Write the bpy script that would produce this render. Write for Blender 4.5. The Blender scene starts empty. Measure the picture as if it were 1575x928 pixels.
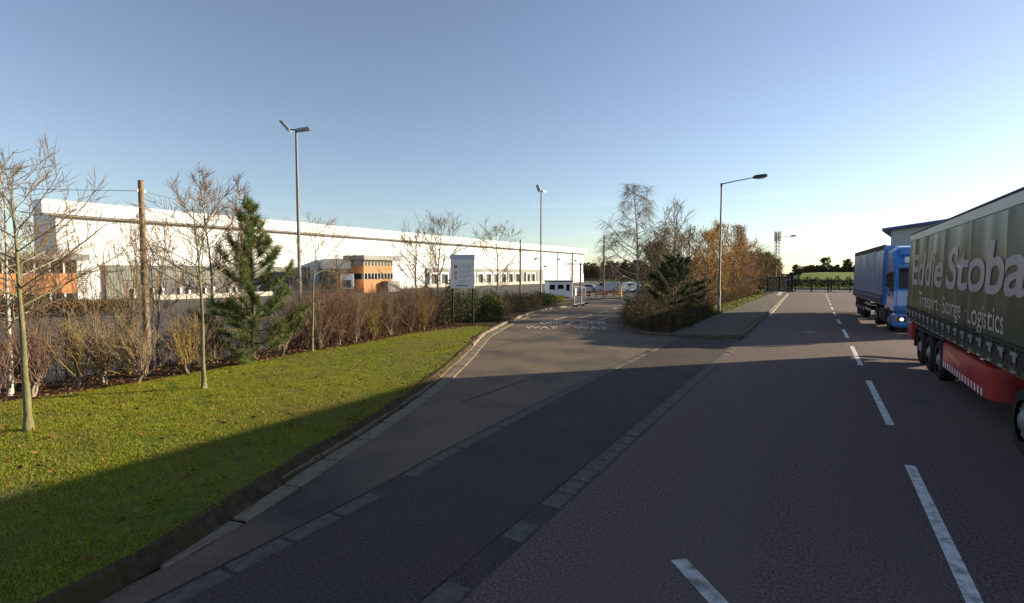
import bpy, bmesh, math, random
import numpy as np
from mathutils import Vector, Matrix
R = math.radians
PI = math.pi
SC = bpy.context.scene
COL = SC.collection

# ------------------------------------------------------------------ camera
CAM_YAW, CAM_PITCH, CAM_H = R(30.94), R(3.2), 2.7
cd = bpy.data.cameras.new('camera')
cd.sensor_width = 36.0
cd.lens = 36.0 * 787.0 / 1575.0
cd.clip_start = 0.05
cd.clip_end = 6000
cam = bpy.data.objects.new('camera', cd)
COL.objects.link(cam)
cam.location = (0, 0, CAM_H)
cam.rotation_euler = (R(90) - CAM_PITCH, 0, CAM_YAW)
SC.camera = cam

# ------------------------------------------------------------------ sky, sun, exposure
SUN_AZ, SUN_EL = R(43), R(14)          # azimuth from +Y towards +X
w = bpy.data.worlds.new('World')
SC.world = w
w.use_nodes = True
nt = w.node_tree
nt.nodes.clear()
sky = nt.nodes.new('ShaderNodeTexSky')
sky.sky_type = 'NISHITA'
sky.sun_disc = False
sky.sun_elevation = SUN_EL
sky.sun_rotation = SUN_AZ
sky.altitude = 100
sky.air_density = 1.0
sky.dust_density = 0.30
sky.ozone_density = 2.4
# thin streaks of high cloud
tc = nt.nodes.new('ShaderNodeTexCoord')
mp = nt.nodes.new('ShaderNodeMapping')
mp.inputs['Scale'].default_value = (1.6, 1.6, 26)
nz = nt.nodes.new('ShaderNodeTexNoise')
nz.inputs['Scale'].default_value = 2.4
nz.inputs['Detail'].default_value = 5
rp = nt.nodes.new('ShaderNodeValToRGB')
rp.color_ramp.elements[0].position = 0.58
rp.color_ramp.elements[1].position = 0.80
rp.color_ramp.elements[1].color = (0.30, 0.30, 0.30, 1)
mx = nt.nodes.new('ShaderNodeMixRGB')
mx.inputs['Color2'].default_value = (11.0, 10.6, 10.0, 1)
bg = nt.nodes.new('ShaderNodeBackground')
bg.inputs['Strength'].default_value = 0.080
ow = nt.nodes.new('ShaderNodeOutputWorld')
L = nt.links.new
L(tc.outputs['Generated'], mp.inputs['Vector'])
L(mp.outputs['Vector'], nz.inputs['Vector'])
L(nz.outputs['Fac'], rp.inputs['Fac'])
sx = nt.nodes.new('ShaderNodeSeparateXYZ')
mr = nt.nodes.new('ShaderNodeMapRange')          # the streaks lie low over the horizon and thin out higher up
mr.inputs['From Min'].default_value = 0.05
mr.inputs['From Max'].default_value = 0.15
mr.inputs['To Min'].default_value = 1.0
mr.inputs['To Max'].default_value = 0.0
ml = nt.nodes.new('ShaderNodeMath')
ml.operation = 'MULTIPLY'
L(tc.outputs['Generated'], sx.inputs['Vector'])
L(sx.outputs['Z'], mr.inputs['Value'])
L(rp.outputs['Color'], ml.inputs[0])
L(mr.outputs['Result'], ml.inputs[1])
L(ml.outputs['Value'], mx.inputs['Fac'])
hs = nt.nodes.new('ShaderNodeHueSaturation')     # winter air: a duller blue
hs.inputs['Saturation'].default_value = 0.84
hs.inputs['Hue'].default_value = 0.508
L(sky.outputs['Color'], hs.inputs['Color'])
L(hs.outputs['Color'], mx.inputs['Color1'])
L(mx.outputs['Color'], bg.inputs['Color'])
L(bg.outputs['Background'], ow.inputs['Surface'])
sd = bpy.data.lights.new('sun', 'SUN')
sd.energy = 5.0
sd.angle = R(0.5)
sd.color = (1.0, 0.84, 0.60)
sun = bpy.data.objects.new('sun', sd)
COL.objects.link(sun)
sv = Vector((math.sin(SUN_AZ) * math.cos(SUN_EL), math.cos(SUN_AZ) * math.cos(SUN_EL), math.sin(SUN_EL)))
sun.rotation_euler = sv.to_track_quat('Z', 'Y').to_euler()
sun.location = sv * 100
SC.view_settings.view_transform = 'Standard'
SC.view_settings.look = 'None'
SC.view_settings.exposure = 1.2
SC.view_settings.gamma = 1.0
SC.cycles.max_bounces = 6

# ------------------------------------------------------------------ helpers
def nodes_of(m):
    m.use_nodes = True
    return m.node_tree, m.node_tree.nodes['Principled BSDF']

MATS = {}
def mat(name, c1, c2=None, rough=0.8, scale=4.0, bump=0.0, bscale=None, metal=0.0, spec=0.3, emit=None,
        detail=6, lo=0.35, hi=0.65, c3=None, scale3=0.6, trans=0.0, stretch=None, stretch3=None, island=None, coat=0.0):
    """Principled material; c1/c2 mixed by a noise, c3 laid over it by a broader noise (wear, moss, stains)."""
    if name in MATS:
        return MATS[name]
    m = bpy.data.materials.new(name)
    t, b = nodes_of(m)
    N, K = t.nodes.new, t.links.new
    b.inputs['Roughness'].default_value = rough
    b.inputs['Metallic'].default_value = metal
    b.inputs['Specular IOR Level'].default_value = spec
    b.inputs['Base Color'].default_value = (*c1, 1)
    if coat:
        b.inputs['Coat Weight'].default_value = coat
        b.inputs['Coat Roughness'].default_value = 0.08
    tcn = N('ShaderNodeTexCoord')
    src = tcn.outputs['Object']
    if stretch:
        mpn = N('ShaderNodeMapping')
        mpn.inputs['Scale'].default_value = stretch
        K(src, mpn.inputs['Vector'])
        src = mpn.outputs['Vector']
    last = None
    if island:
        g = N('ShaderNodeNewGeometry')
        r = N('ShaderNodeValToRGB')
        els = r.color_ramp.elements
        while len(els) < len(island):
            els.new(0.5)
        for i, c in enumerate(island):
            els[i].position = i / (len(island) - 1)
            els[i].color = (*c, 1)
        K(g.outputs['Random Per Island'], r.inputs['Fac'])
        last = r.outputs['Color']
    elif c2:
        n = N('ShaderNodeTexNoise')
        n.inputs['Scale'].default_value = scale
        n.inputs['Detail'].default_value = detail
        n.inputs['Roughness'].default_value = 0.65
        K(src, n.inputs['Vector'])
        r = N('ShaderNodeValToRGB')
        r.color_ramp.elements[0].position = lo
        r.color_ramp.elements[1].position = hi
        r.color_ramp.elements[0].color = (*c1, 1)
        r.color_ramp.elements[1].color = (*c2, 1)
        K(n.outputs['Fac'], r.inputs['Fac'])
        last = r.outputs['Color']
    if c3:
        n3 = N('ShaderNodeTexNoise')
        n3.inputs['Scale'].default_value = scale3
        n3.inputs['Detail'].default_value = 5
        if stretch3:
            mp3 = N('ShaderNodeMapping')
            mp3.inputs['Scale'].default_value = stretch3
            K(tcn.outputs['Object'], mp3.inputs['Vector'])
            K(mp3.outputs['Vector'], n3.inputs['Vector'])
        else:
            K(src, n3.inputs['Vector'])
        r3 = N('ShaderNodeValToRGB')
        r3.color_ramp.elements[0].position = 0.45
        r3.color_ramp.elements[1].position = 0.68
        K(n3.outputs['Fac'], r3.inputs['Fac'])
        mm = N('ShaderNodeMixRGB')
        K(r3.outputs['Color'], mm.inputs['Fac'])
        if last is not None:
            K(last, mm.inputs['Color1'])
        else:
            mm.inputs['Color1'].default_value = (*c1, 1)
        mm.inputs['Color2'].default_value = (*c3, 1)
        last = mm.outputs['Color']
    if last is not None:
        K(last, b.inputs['Base Color'])
    if bump:
        nb = N('ShaderNodeTexNoise')
        nb.inputs['Scale'].default_value = bscale or scale * 3
        nb.inputs['Detail'].default_value = 4
        K(src, nb.inputs['Vector'])
        bu = N('ShaderNodeBump')
        bu.inputs['Strength'].default_value = bump
        bu.inputs['Distance'].default_value = 0.02
        K(nb.outputs['Fac'], bu.inputs['Height'])
        K(bu.outputs['Normal'], b.inputs['Normal'])
    if emit:
        b.inputs['Emission Color'].default_value = (*emit[:3], 1)
        b.inputs['Emission Strength'].default_value = emit[3]
    if trans:
        # thin leaf: some of the light passes through
        tr = N('ShaderNodeBsdfTranslucent')
        ms = N('ShaderNodeMixShader')
        ms.inputs[0].default_value = trans
        if last is not None:
            K(last, tr.inputs['Color'])
        else:
            tr.inputs['Color'].default_value = (*c1, 1)
        K(b.outputs['BSDF'], ms.inputs[1])
        K(tr.outputs['BSDF'], ms.inputs[2])
        K(ms.outputs[0], t.nodes['Material Output'].inputs['Surface'])
    MATS[name] = m
    return m

def cladding(name, c1, c2, axis=0, pitch=0.33, rough=0.45, strength=0.5):
    """ribbed steel cladding: a wave bump across the sheet plus faint weather streaks"""
    m = mat(name, c1, c2, rough=rough, scale=0.5, stretch=(1, 1, 0.25), lo=0.3, hi=0.7)
    t, b = nodes_of(m)
    tcn = t.nodes.new('ShaderNodeTexCoord')
    wv = t.nodes.new('ShaderNodeTexWave')
    wv.bands_direction = 'XYZ'[axis]
    wv.inputs['Scale'].default_value = 0.314 / pitch
    bu = t.nodes.new('ShaderNodeBump')
    bu.inputs['Strength'].default_value = strength
    bu.inputs['Distance'].default_value = 0.03
    t.links.new(tcn.outputs['Object'], wv.inputs['Vector'])
    t.links.new(wv.outputs['Fac'], bu.inputs['Height'])
    t.links.new(bu.outputs['Normal'], b.inputs['Normal'])
    return m

def tag(o, label=None, cat=None, group=None, kind=None):
    if label: o['label'] = label
    if cat: o['category'] = cat
    if group: o['group'] = group
    if kind: o['kind'] = kind
    return o

def thing(name, label, cat, loc=(0, 0, 0), rz=0.0, group=None):
    o = bpy.data.objects.new(name, None)
    COL.objects.link(o)
    o.empty_display_size = 0.2
    o.location = loc
    o.rotation_euler = (0, 0, rz)
    return tag(o, label, cat, group)

def link(name, me, parent=None, loc=(0, 0, 0), rot=(0, 0, 0), scale=(1, 1, 1)):
    o = bpy.data.objects.new(name, me)
    COL.objects.link(o)
    o.location = loc
    o.rotation_euler = rot
    o.scale = scale
    if parent is not None:
        o.parent = parent
    return o

def copy_tree(o, parent=None):
    c = o.copy()
    COL.objects.link(c)
    c.parent = parent
    for ch in list(o.children):
        copy_tree(ch, c)
    return c

class MB:
    """collects simple shapes into one mesh"""
    def __init__(s):
        s.v, s.f, s.mi = [], [], []
    def add(s, vs, fs, mi=0):
        o = len(s.v)
        s.v += [tuple(v) for v in vs]
        for f in fs:
            s.f.append(tuple(i + o for i in f))
            s.mi.append(mi)
        return s
    def box(s, c, d, mi=0, rz=0.0, taper=1.0):
        x, y, z = d[0] / 2, d[1] / 2, d[2] / 2
        k = taper
        p = [(-x, -y, -z), (x, -y, -z), (x, y, -z), (-x, y, -z), (-x * k, -y * k, z), (x * k, -y * k, z), (x * k, y * k, z), (-x * k, y * k, z)]
        cr, sr = math.cos(rz), math.sin(rz)
        p = [(c[0] + a * cr - b * sr, c[1] + a * sr + b * cr, c[2] + e) for a, b, e in p]
        return s.add(p, [(3, 2, 1, 0), (4, 5, 6, 7), (0, 1, 5, 4), (1, 2, 6, 5), (2, 3, 7, 6), (3, 0, 4, 7)], mi)
    def lohi(s, lo, hi, mi=0):
        return s.box([(a + b) / 2 for a, b in zip(lo, hi)], [b - a for a, b in zip(lo, hi)], mi)
    def tube(s, pts, rads, n=8, mi=0, cap=True):
        pts = [Vector(p) for p in pts]
        if not hasattr(rads, '__len__'):
            rads = [rads] * len(pts)
        vs, fs = [], []
        ref = None
        for i, p in enumerate(pts):
            d = (pts[min(i + 1, len(pts) - 1)] - pts[max(i - 1, 0)]).normalized()
            if ref is None:
                ref = d.orthogonal().normalized()
            ref = (ref - d * ref.dot(d)).normalized()
            b = d.cross(ref)
            for k in range(n):
                a = 2 * PI * k / n
                vs.append(p + (ref * math.cos(a) + b * math.sin(a)) * rads[i])
        for i in range(len(pts) - 1):
            for k in range(n):
                k2 = (k + 1) % n
                fs.append((i * n + k, i * n + k2, (i + 1) * n + k2, (i + 1) * n + k))
        if cap:
            fs.append(tuple(range(n - 1, -1, -1)))
            fs.append(tuple(range((len(pts) - 1) * n, len(pts) * n)))
        return s.add(vs, fs, mi)
    def prism(s, poly, axis, lo, hi, mi=0):
        """extrude a 2-D outline along an axis; axis 0: (y,z), 1: (x,z), 2: (x,y)"""
        n = len(poly)
        def P(a, b, t):
            return [(t, a, b), (a, t, b), (a, b, t)][axis]
        vs = [P(a, b, lo) for a, b in poly] + [P(a, b, hi) for a, b in poly]
        fs = [tuple(range(n - 1, -1, -1)), tuple(range(n, 2 * n))]
        fs += [(i, (i + 1) % n, n + (i + 1) % n, n + i) for i in range(n)]
        return s.add(vs, fs, mi)
    def build(s, name, mats, parent=None, smooth=False, bevel=0.0, segs=2, loc=(0, 0, 0), rot=(0, 0, 0)):
        me = s.mesh(name, mats, smooth, bevel, segs)
        return link(name, me, parent, loc, rot)
    def mesh(s, name, mats, smooth=False, bevel=0.0, segs=2):
        me = bpy.data.meshes.new(name)
        me.from_pydata(s.v, [], s.f)
        if not isinstance(mats, (list, tuple)):
            mats = [mats]
        for m in mats:
            me.materials.append(m)
        me.polygons.foreach_set('material_index', s.mi)
        bm = bmesh.new()
        bm.from_mesh(me)
        bmesh.ops.recalc_face_normals(bm, faces=bm.faces)
        if bevel:
            es = [e for e in bm.edges if len(e.link_faces) == 2 and e.calc_face_angle(0) > 0.5]
            bmesh.ops.bevel(bm, geom=es, offset=bevel, segments=segs, affect='EDGES', clamp_overlap=True)
        bm.to_mesh(me)
        bm.free()
        if smooth:
            me.polygons.foreach_set('use_smooth', [True] * len(me.polygons))
            try:
                me.set_sharp_from_angle(angle=R(40))
            except Exception:
                pass
        me.update()
        return me

def np_mesh(name, verts, faces, mats, smooth=False):
    me = bpy.data.meshes.new(name)
    verts = np.asarray(verts, dtype=np.float32)
    faces = np.asarray(faces, dtype=np.int32)
    k = faces.shape[1]
    me.vertices.add(len(verts))
    me.vertices.foreach_set('co', verts.ravel())
    me.loops.add(faces.size)
    me.loops.foreach_set('vertex_index', faces.ravel())
    me.polygons.add(len(faces))
    me.polygons.foreach_set('loop_start', np.arange(0, faces.size, k, dtype=np.int32))
    if smooth:
        me.polygons.foreach_set('use_smooth', np.ones(len(faces), dtype=bool))
    me.update(calc_edges=True)
    me.validate()
    for m in (mats if isinstance(mats, (list, tuple)) else [mats]):
        me.materials.append(m)
    return me

def unit(a):
    return a / np.maximum(np.linalg.norm(a, axis=1, keepdims=True), 1e-9)

def seg_mesh(name, segs, n, m):
    """rows x0 y0 z0 x1 y1 z1 r0 r1 -> n-sided tapered sticks"""
    a = np.asarray(segs, dtype=np.float64)
    p0, p1, r0, r1 = a[:, 0:3], a[:, 3:6], a[:, 6], a[:, 7]
    d = unit(p1 - p0)
    up = np.where(np.abs(d[:, 2:3]) > 0.9, np.array([[1.0, 0, 0]]), np.array([[0, 0, 1.0]]))
    u = unit(np.cross(d, up))
    v = np.cross(d, u)
    rings = []
    for k in range(n):
        t = 2 * PI * k / n
        o = u * math.cos(t) + v * math.sin(t)
        rings.append(p0 + o * r0[:, None])
        rings.append(p1 + o * r1[:, None])
    V = np.stack(rings, axis=1).reshape(-1, 3)
    base = np.arange(len(a))[:, None] * (2 * n)
    F = []
    for k in range(n):
        k2 = (k + 1) % n
        F.append(np.stack([base[:, 0] + 2 * k, base[:, 0] + 2 * k2, base[:, 0] + 2 * k2 + 1, base[:, 0] + 2 * k + 1], axis=1))
    F = np.concatenate(F)
    return np_mesh(name, V, F, m, smooth=n > 4)

def leaf_mesh(name, pts, size, m, rng, flat=0.0, aspect=0.6):
    """one folded-flat quad per point, turned at random"""
    P = np.asarray(pts, dtype=np.float64)
    n = len(P)
    a = unit(rng.normal(size=(n, 3)))
    if flat:
        a[:, 2] *= (1 - flat)
        a = unit(a)
    b = unit(np.cross(a, rng.normal(size=(n, 3))))
    if flat:
        b[:, 2] *= (1 - flat)
        b = unit(b)
    s = size * rng.uniform(0.6, 1.3, size=(n, 1))
    V = np.stack([P - a * s * 0.5, P + b * s * 0.5 * aspect, P + a * s * 0.5, P - b * s * 0.5 * aspect], axis=1).reshape(-1, 3)
    F = np.arange(4 * n).reshape(n, 4)
    return np_mesh(name, V, F, m)

def ss(a, b, x):
    t = np.clip((np.asarray(x, dtype=np.float64) - a) / (b - a), 0, 1)
    return t * t * (3 - 2 * t)

XE_Y = [18, 25, 38, 50, 65, 90]
XE_X = [-15.4, -17.5, -21.5, -25.5, -27, -30]
def terrain(x, y):
    """height of the land: level by the main road, falling 1.3 m to the yard, a grass bank across the far end"""
    x = np.asarray(x, dtype=np.float64)
    y = np.asarray(y, dtype=np.float64)
    xe = np.interp(y, XE_Y, XE_X)
    d1 = ss(0, 1, (xe - x) / 4.6)
    m = ss(0, 1, (-6 - x) / 3.0)
    d2 = ss(22, 72, y)
    z = -1.3 * (1 - (1 - d1) * (1 - d2 * m))
    bank = ss(106, 172, y) * ss(-14, -2, x)
    return z * (1 - bank) + 2.85 * bank

def tz(x, y):
    return float(terrain(x, y))

def sheet(name, poly, off, m, step=1.5, kind='structure', thick=0.0, fine=None):
    """a sheet of ground cut to an outline, draped on the terrain"""
    bm = bmesh.new()
    f = bm.faces.new([bm.verts.new((x, y, 0)) for x, y in poly])
    bmesh.ops.triangulate(bm, faces=[f])
    xs = [p[0] for p in poly]
    ys = [p[1] for p in poly]
    for ax, lo, hi in ((0, min(xs), max(xs)), (1, min(ys), max(ys))):
        t = math.ceil(lo / step) * step
        no = (1, 0, 0) if ax == 0 else (0, 1, 0)
        while t < hi:
            co = (t, 0, 0) if ax == 0 else (0, t, 0)
            bmesh.ops.bisect_plane(bm, geom=bm.verts[:] + bm.edges[:] + bm.faces[:], plane_co=co, plane_no=no, dist=1e-4)
            t += step
    for v in bm.verts:
        v.co.z = tz(v.co.x, v.co.y) + off
    if thick:
        r = bmesh.ops.extrude_face_region(bm, geom=bm.faces[:])
        for e in r['geom']:
            if isinstance(e, bmesh.types.BMVert):
                e.co.z += thick
    bmesh.ops.recalc_face_normals(bm, faces=bm.faces)
    if not thick:
        for f in bm.faces:
            if f.normal.z < 0:
                f.normal_flip()
    me = bpy.data.meshes.new(name)
    bm.to_mesh(me)
    bm.free()
    me.materials.append(m)
    o = link(name, me)
    if kind:
        o['kind'] = kind
    return o

def smooth_path(pts, step):
    """Catmull-Rom through the points, resampled at equal steps"""
    P = [Vector((*p, 0)) for p in pts]
    dense = []
    for i in range(len(P) - 1):
        a, b, c, d = P[max(i - 1, 0)], P[i], P[i + 1], P[min(i + 2, len(P) - 1)]
        for k in range(20):
            t = k / 20
            dense.append(0.5 * ((2 * b) + (c - a) * t + (2 * a - 5 * b + 4 * c - d) * t * t + (3 * b - a - 3 * c + d) * t ** 3))
    dense.append(P[-1])
    out, acc = [dense[0]], 0.0
    for a, b in zip(dense, dense[1:]):
        l = (b - a).length
        while acc + l >= step:
            t = (step - acc) / l
            a = a.lerp(b, t)
            out.append(a)
            l = (b - a).length
            acc = 0
        acc += l
    return [(p.x, p.y) for p in out]

def offset_path(pts, d):
    """shift a path sideways, to its left when d > 0"""
    out = []
    for i, p in enumerate(pts):
        a, b = pts[max(i - 1, 0)], pts[min(i + 1, len(pts) - 1)]
        t = Vector((b[0] - a[0], b[1] - a[1])).normalized()
        out.append((p[0] - t.y * d, p[1] + t.x * d))
    return out

FONT = bpy.data.curves.new('font_probe', 'FONT').font
def text_mesh(name, body, size, m, bold=0.0, shear=0.0, extrude=0.0, width=None, height=None):
    """flat lettering as a mesh, its left foot at the origin, running along +x, up along +y"""
    c = bpy.data.curves.new(name, 'FONT')
    c.body = body
    c.size = size
    c.offset = bold
    c.shear = shear
    c.extrude = extrude
    c.resolution_u = 4
    o = bpy.data.objects.new(name, c)
    me = bpy.data.meshes.new_from_object(o)
    bpy.data.objects.remove(o)
    co = np.zeros(len(me.vertices) * 3, dtype=np.float32)
    me.vertices.foreach_get('co', co)
    co = co.reshape(-1, 3)
    co[:, 0] -= co[:, 0].min()
    if width:
        co[:, 0] *= width / co[:, 0].max()
    if height:
        co[:, 1] *= height / co[:, 1].max()
    me.vertices.foreach_set('co', co.ravel())
    me.materials.clear()
    me.materials.append(m)
    me.update()
    return me

# ------------------------------------------------------------------ materials
M_ROAD = mat('asphalt', (0.052, 0.034, 0.032), (0.270, 0.200, 0.176), rough=0.9, scale=34, detail=9, bump=0.5, bscale=130, lo=0.36, hi=0.74, spec=0.2, c3=(0.135, 0.100, 0.088), scale3=1.3, stretch3=(1.0, 0.09, 1))
M_STRIP = mat('old_tarmac', (0.034, 0.024, 0.021), (0.155, 0.118, 0.096), rough=0.9, scale=38, detail=9, bump=0.5, bscale=120, spec=0.2, lo=0.36, hi=0.74, c3=(0.055, 0.046, 0.041), scale3=0.8)
M_SIDE = mat('worn_tarmac', (0.115, 0.084, 0.056), (0.195, 0.146, 0.098), rough=0.85, scale=26, detail=6, bump=0.5, bscale=80, spec=0.25, c3=(0.060, 0.052, 0.044), scale3=0.45)
M_YARD = mat('yard_tarmac', (0.070, 0.060, 0.053), (0.105, 0.092, 0.080), rough=0.9, scale=1.4, bump=0.2, bscale=60)
M_PAVE = mat('footway_tarmac', (0.070, 0.056, 0.043), (0.125, 0.102, 0.078), rough=0.9, scale=45, bump=0.5, bscale=70, c3=(0.05, 0.06, 0.022), scale3=1.1)
M_KERB = mat('kerb_concrete', (0.145, 0.118, 0.082), (0.30, 0.25, 0.18), rough=0.9, scale=4, bump=0.6, bscale=35, c3=(0.075, 0.058, 0.032), scale3=2.2)
M_KDIRT_SHADE = mat('mossy_shaded_kerb', (0.10, 0.085, 0.055), (0.20, 0.17, 0.12), rough=0.95, scale=4, bump=0.7, bscale=30, c3=(0.05, 0.042, 0.022), scale3=3)  # dirty stone for the raised kerb, painted shade on the island kerb
M_CHAN = mat('channel_concrete', (0.085, 0.072, 0.060), (0.165, 0.142, 0.118), rough=0.9, scale=9, bump=0.5, bscale=50, c3=(0.07, 0.065, 0.058), scale3=1.7)
M_SETT = mat('flush_kerb_stone', (0.080, 0.068, 0.055), (0.145, 0.124, 0.10), rough=0.9, scale=9, bump=0.5, bscale=50, c3=(0.075, 0.068, 0.06), scale3=1.2)
M_LAWN = mat('lawn_turf', (0.060, 0.090, 0.010), (0.135, 0.155, 0.024), rough=0.95, scale=9, bump=1.0, bscale=40, spec=0.1, c3=(0.135, 0.125, 0.040), scale3=0.45)
M_FIELD = mat('field_grass', (0.09, 0.145, 0.008), (0.15, 0.20, 0.016), rough=0.95, scale=0.7, spec=0.1)
M_LAND = mat('rough_land', (0.06, 0.065, 0.022), (0.10, 0.09, 0.04), rough=0.95, scale=0.8, spec=0.1)
M_SOIL = mat('soil', (0.030, 0.020, 0.013), (0.075, 0.048, 0.028), rough=0.95, scale=6, bump=1.0, bscale=25, spec=0.1)
M_EARTH = mat('bare_earth', (0.035, 0.024, 0.015), (0.095, 0.066, 0.040), rough=0.95, scale=7, bump=1.0, bscale=22, spec=0.1, c3=(0.055, 0.045, 0.02), scale3=2.5)
M_PAINT = mat('road_paint', (0.62, 0.60, 0.57), (0.80, 0.78, 0.74), rough=0.7, scale=14, c3=(0.30, 0.28, 0.27), scale3=9)
M_FADED = mat('faded_road_paint', (0.42, 0.39, 0.36), (0.62, 0.58, 0.53), rough=0.85, scale=14, c3=(0.17, 0.15, 0.13), scale3=5)
M_WORNP = mat('worn_road_paint', (0.42, 0.40, 0.38), (0.62, 0.60, 0.56), rough=0.8, scale=18, c3=(0.14, 0.13, 0.12), scale3=7)
M_YELLOW = mat('yellow_paint', (0.62, 0.42, 0.04), (0.70, 0.50, 0.06), rough=0.7, scale=8)
M_KLINE = mat('kerb_edge_paint', (0.60, 0.52, 0.36), (0.70, 0.62, 0.45), rough=0.8, scale=6)
M_BLADE = mat('grass_blade', (0.06, 0.1, 0.01), rough=0.8, spec=0.15, trans=0.42, island=[(0.140, 0.180, 0.010), (0.245, 0.280, 0.016), (0.335, 0.350, 0.030), (0.42, 0.36, 0.10)], c3=(0.27, 0.24, 0.06), scale3=.55)
M_LITTER = mat('dead_leaf', (0.1, 0.05, 0.02), rough=0.85, spec=0.1, island=[(0.05, 0.022, 0.012), (0.11, 0.040, 0.018), (0.17, 0.075, 0.03), (0.24, 0.14, 0.07)])
M_IVY = mat('ground_cover_leaf', (0.05, 0.08, 0.02), rough=0.55, spec=0.4, trans=0.25, island=[(0.05, 0.075, 0.014), (0.12, 0.15, 0.025), (0.21, 0.21, 0.04), (0.32, 0.25, 0.06)])
M_BARK = mat('green_bark', (0.105, 0.100, 0.045), (0.20, 0.185, 0.095), rough=0.9, scale=14, bump=0.6, bscale=40, stretch=(1, 1, 0.35))
M_BARKB = mat('birch_bark', (0.50, 0.46, 0.40), (0.36, 0.31, 0.25), rough=0.8, scale=7, c3=(0.06, 0.05, 0.04), scale3=6, bump=0.3, stretch=(1, 1, 2.2))
M_BARKG = mat('grey_bark', (0.10, 0.085, 0.065), (0.19, 0.16, 0.12), rough=0.9, scale=12, bump=0.5, bscale=40)
M_BARKP = mat('pale_stem', (0.19, 0.155, 0.11), (0.29, 0.245, 0.18), rough=0.9, scale=12)
M_BARKD = mat('pine_bark', (0.055, 0.042, 0.030), (0.11, 0.085, 0.06), rough=0.95, scale=14, bump=0.6)
M_TWIG = mat('brown_twig', (0.135, 0.086, 0.050), (0.22, 0.145, 0.082), rough=0.85, scale=3)
M_TWIGP = mat('purple_twig', (0.125, 0.074, 0.054), (0.20, 0.122, 0.082), rough=0.85, scale=3)
M_TWIGR = mat('red_twig', (0.135, 0.064, 0.046), (0.19, 0.095, 0.065), rough=0.8, scale=3)
M_TWIGY = mat('olive_twig', (0.19, 0.155, 0.045), (0.26, 0.17, 0.055), rough=0.85, scale=3)
M_TWIGD = mat('grey_twig', (0.155, 0.112, 0.076), (0.235, 0.172, 0.115), rough=0.85, scale=3)
M_NEEDLE = mat('pine_needle', (0.04, 0.07, 0.02), rough=0.6, spec=0.3, trans=0.35, island=[(0.050, 0.080, 0.020), (0.095, 0.135, 0.034), (0.145, 0.185, 0.052), (0.20, 0.22, 0.075)])
M_NEEDLED = mat('dark_pine_needle', (0.03, 0.05, 0.02), rough=0.6, spec=0.3, trans=0.1, island=[(0.016, 0.028, 0.012), (0.03, 0.048, 0.018), (0.05, 0.07, 0.024), (0.085, 0.10, 0.03)])
M_AUT = mat('autumn_leaf', (0.3, 0.12, 0.03), rough=0.7, spec=0.2, trans=0.35, island=[(0.15, 0.075, 0.028), (0.30, 0.15, 0.038), (0.44, 0.25, 0.055), (0.58, 0.38, 0.09)])
M_AUTR = mat('russet_leaf', (0.3, 0.12, 0.03), rough=0.7, spec=0.2, trans=0.35, island=[(0.12, 0.062, 0.034), (0.23, 0.115, 0.052), (0.34, 0.175, 0.075), (0.44, 0.25, 0.11)])
M_BROWNL = mat('brown_leaf', (0.1, 0.06, 0.03), rough=0.8, spec=0.1, trans=0.2, island=[(0.065, 0.048, 0.026), (0.12, 0.082, 0.042), (0.17, 0.12, 0.058), (0.14, 0.13, 0.045)])
M_HEDGEL = mat('hedge_leaf', (0.06, 0.07, 0.02), rough=0.7, spec=0.2, trans=0.2, island=[(0.040, 0.042, 0.014), (0.075, 0.072, 0.022), (0.11, 0.095, 0.03), (0.15, 0.10, 0.04)])
M_LAUREL = mat('laurel_leaf', (0.04, 0.07, 0.02), rough=0.6, spec=0.15, trans=0.15, island=[(0.018, 0.038, 0.010), (0.035, 0.062, 0.014), (0.06, 0.09, 0.02), (0.10, 0.12, 0.03)])
M_DULLL = mat('dull_dark_leaf', (0.04, 0.05, 0.02), rough=0.8, spec=0.1, trans=0.15, island=[(0.022, 0.024, 0.010), (0.040, 0.042, 0.014), (0.062, 0.056, 0.020), (0.085, 0.055, 0.026)])
M_BERRY = mat('red_berry', (0.45, 0.03, 0.02), rough=0.4)
M_WOOD = mat('pole_timber', (0.16, 0.115, 0.075), (0.25, 0.19, 0.125), rough=0.9, scale=5, stretch=(6, 6, 0.5), bump=0.4)
M_GALV = mat('galvanised_steel', (0.33, 0.34, 0.35), (0.42, 0.43, 0.44), rough=0.5, scale=6, metal=0.5, stretch=(1, 1, 0.2))
M_POST = mat('grey_post_paint', (0.125, 0.120, 0.120), (0.175, 0.168, 0.165), rough=0.5, scale=4, stretch=(1, 1, 0.2))
M_DARKM = mat('dark_metal', (0.04, 0.04, 0.045), (0.06, 0.06, 0.065), rough=0.5, scale=8)
M_BLACK = mat('black_rubber', (0.012, 0.012, 0.012), (0.024, 0.023, 0.022), rough=0.85, scale=18)
M_GLASS = mat('dark_glass', (0.012, 0.015, 0.018), rough=0.06, spec=0.6)
M_LENS = mat('lamp_lens', (0.55, 0.55, 0.52), rough=0.3)
M_WHITE = mat('white_paint', (0.74, 0.74, 0.73), (0.80, 0.80, 0.79), rough=0.5, scale=2)
M_CLAD = cladding('white_cladding', (0.55, 0.58, 0.61), (0.62, 0.65, 0.68), 0, 0.6)
M_FASC = cladding('white_fascia', (0.60, 0.63, 0.66), (0.68, 0.71, 0.74), 0, 0.6, strength=.9)
M_DOCK = cladding('grey_green_cladding', (0.135, 0.145, 0.130), (0.165, 0.175, 0.158), 0, 0.4)
M_ORANGE = mat('terracotta_panel', (0.35, 0.145, 0.052), (0.43, 0.185, 0.068), rough=0.6, scale=0.8)
M_GREYF = mat('grey_roof_fascia', (0.17, 0.17, 0.165), (0.21, 0.21, 0.205), rough=0.5, scale=1.0)
M_FRAME = mat('pale_window_frame', (0.50, 0.49, 0.46), rough=0.5)
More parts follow.
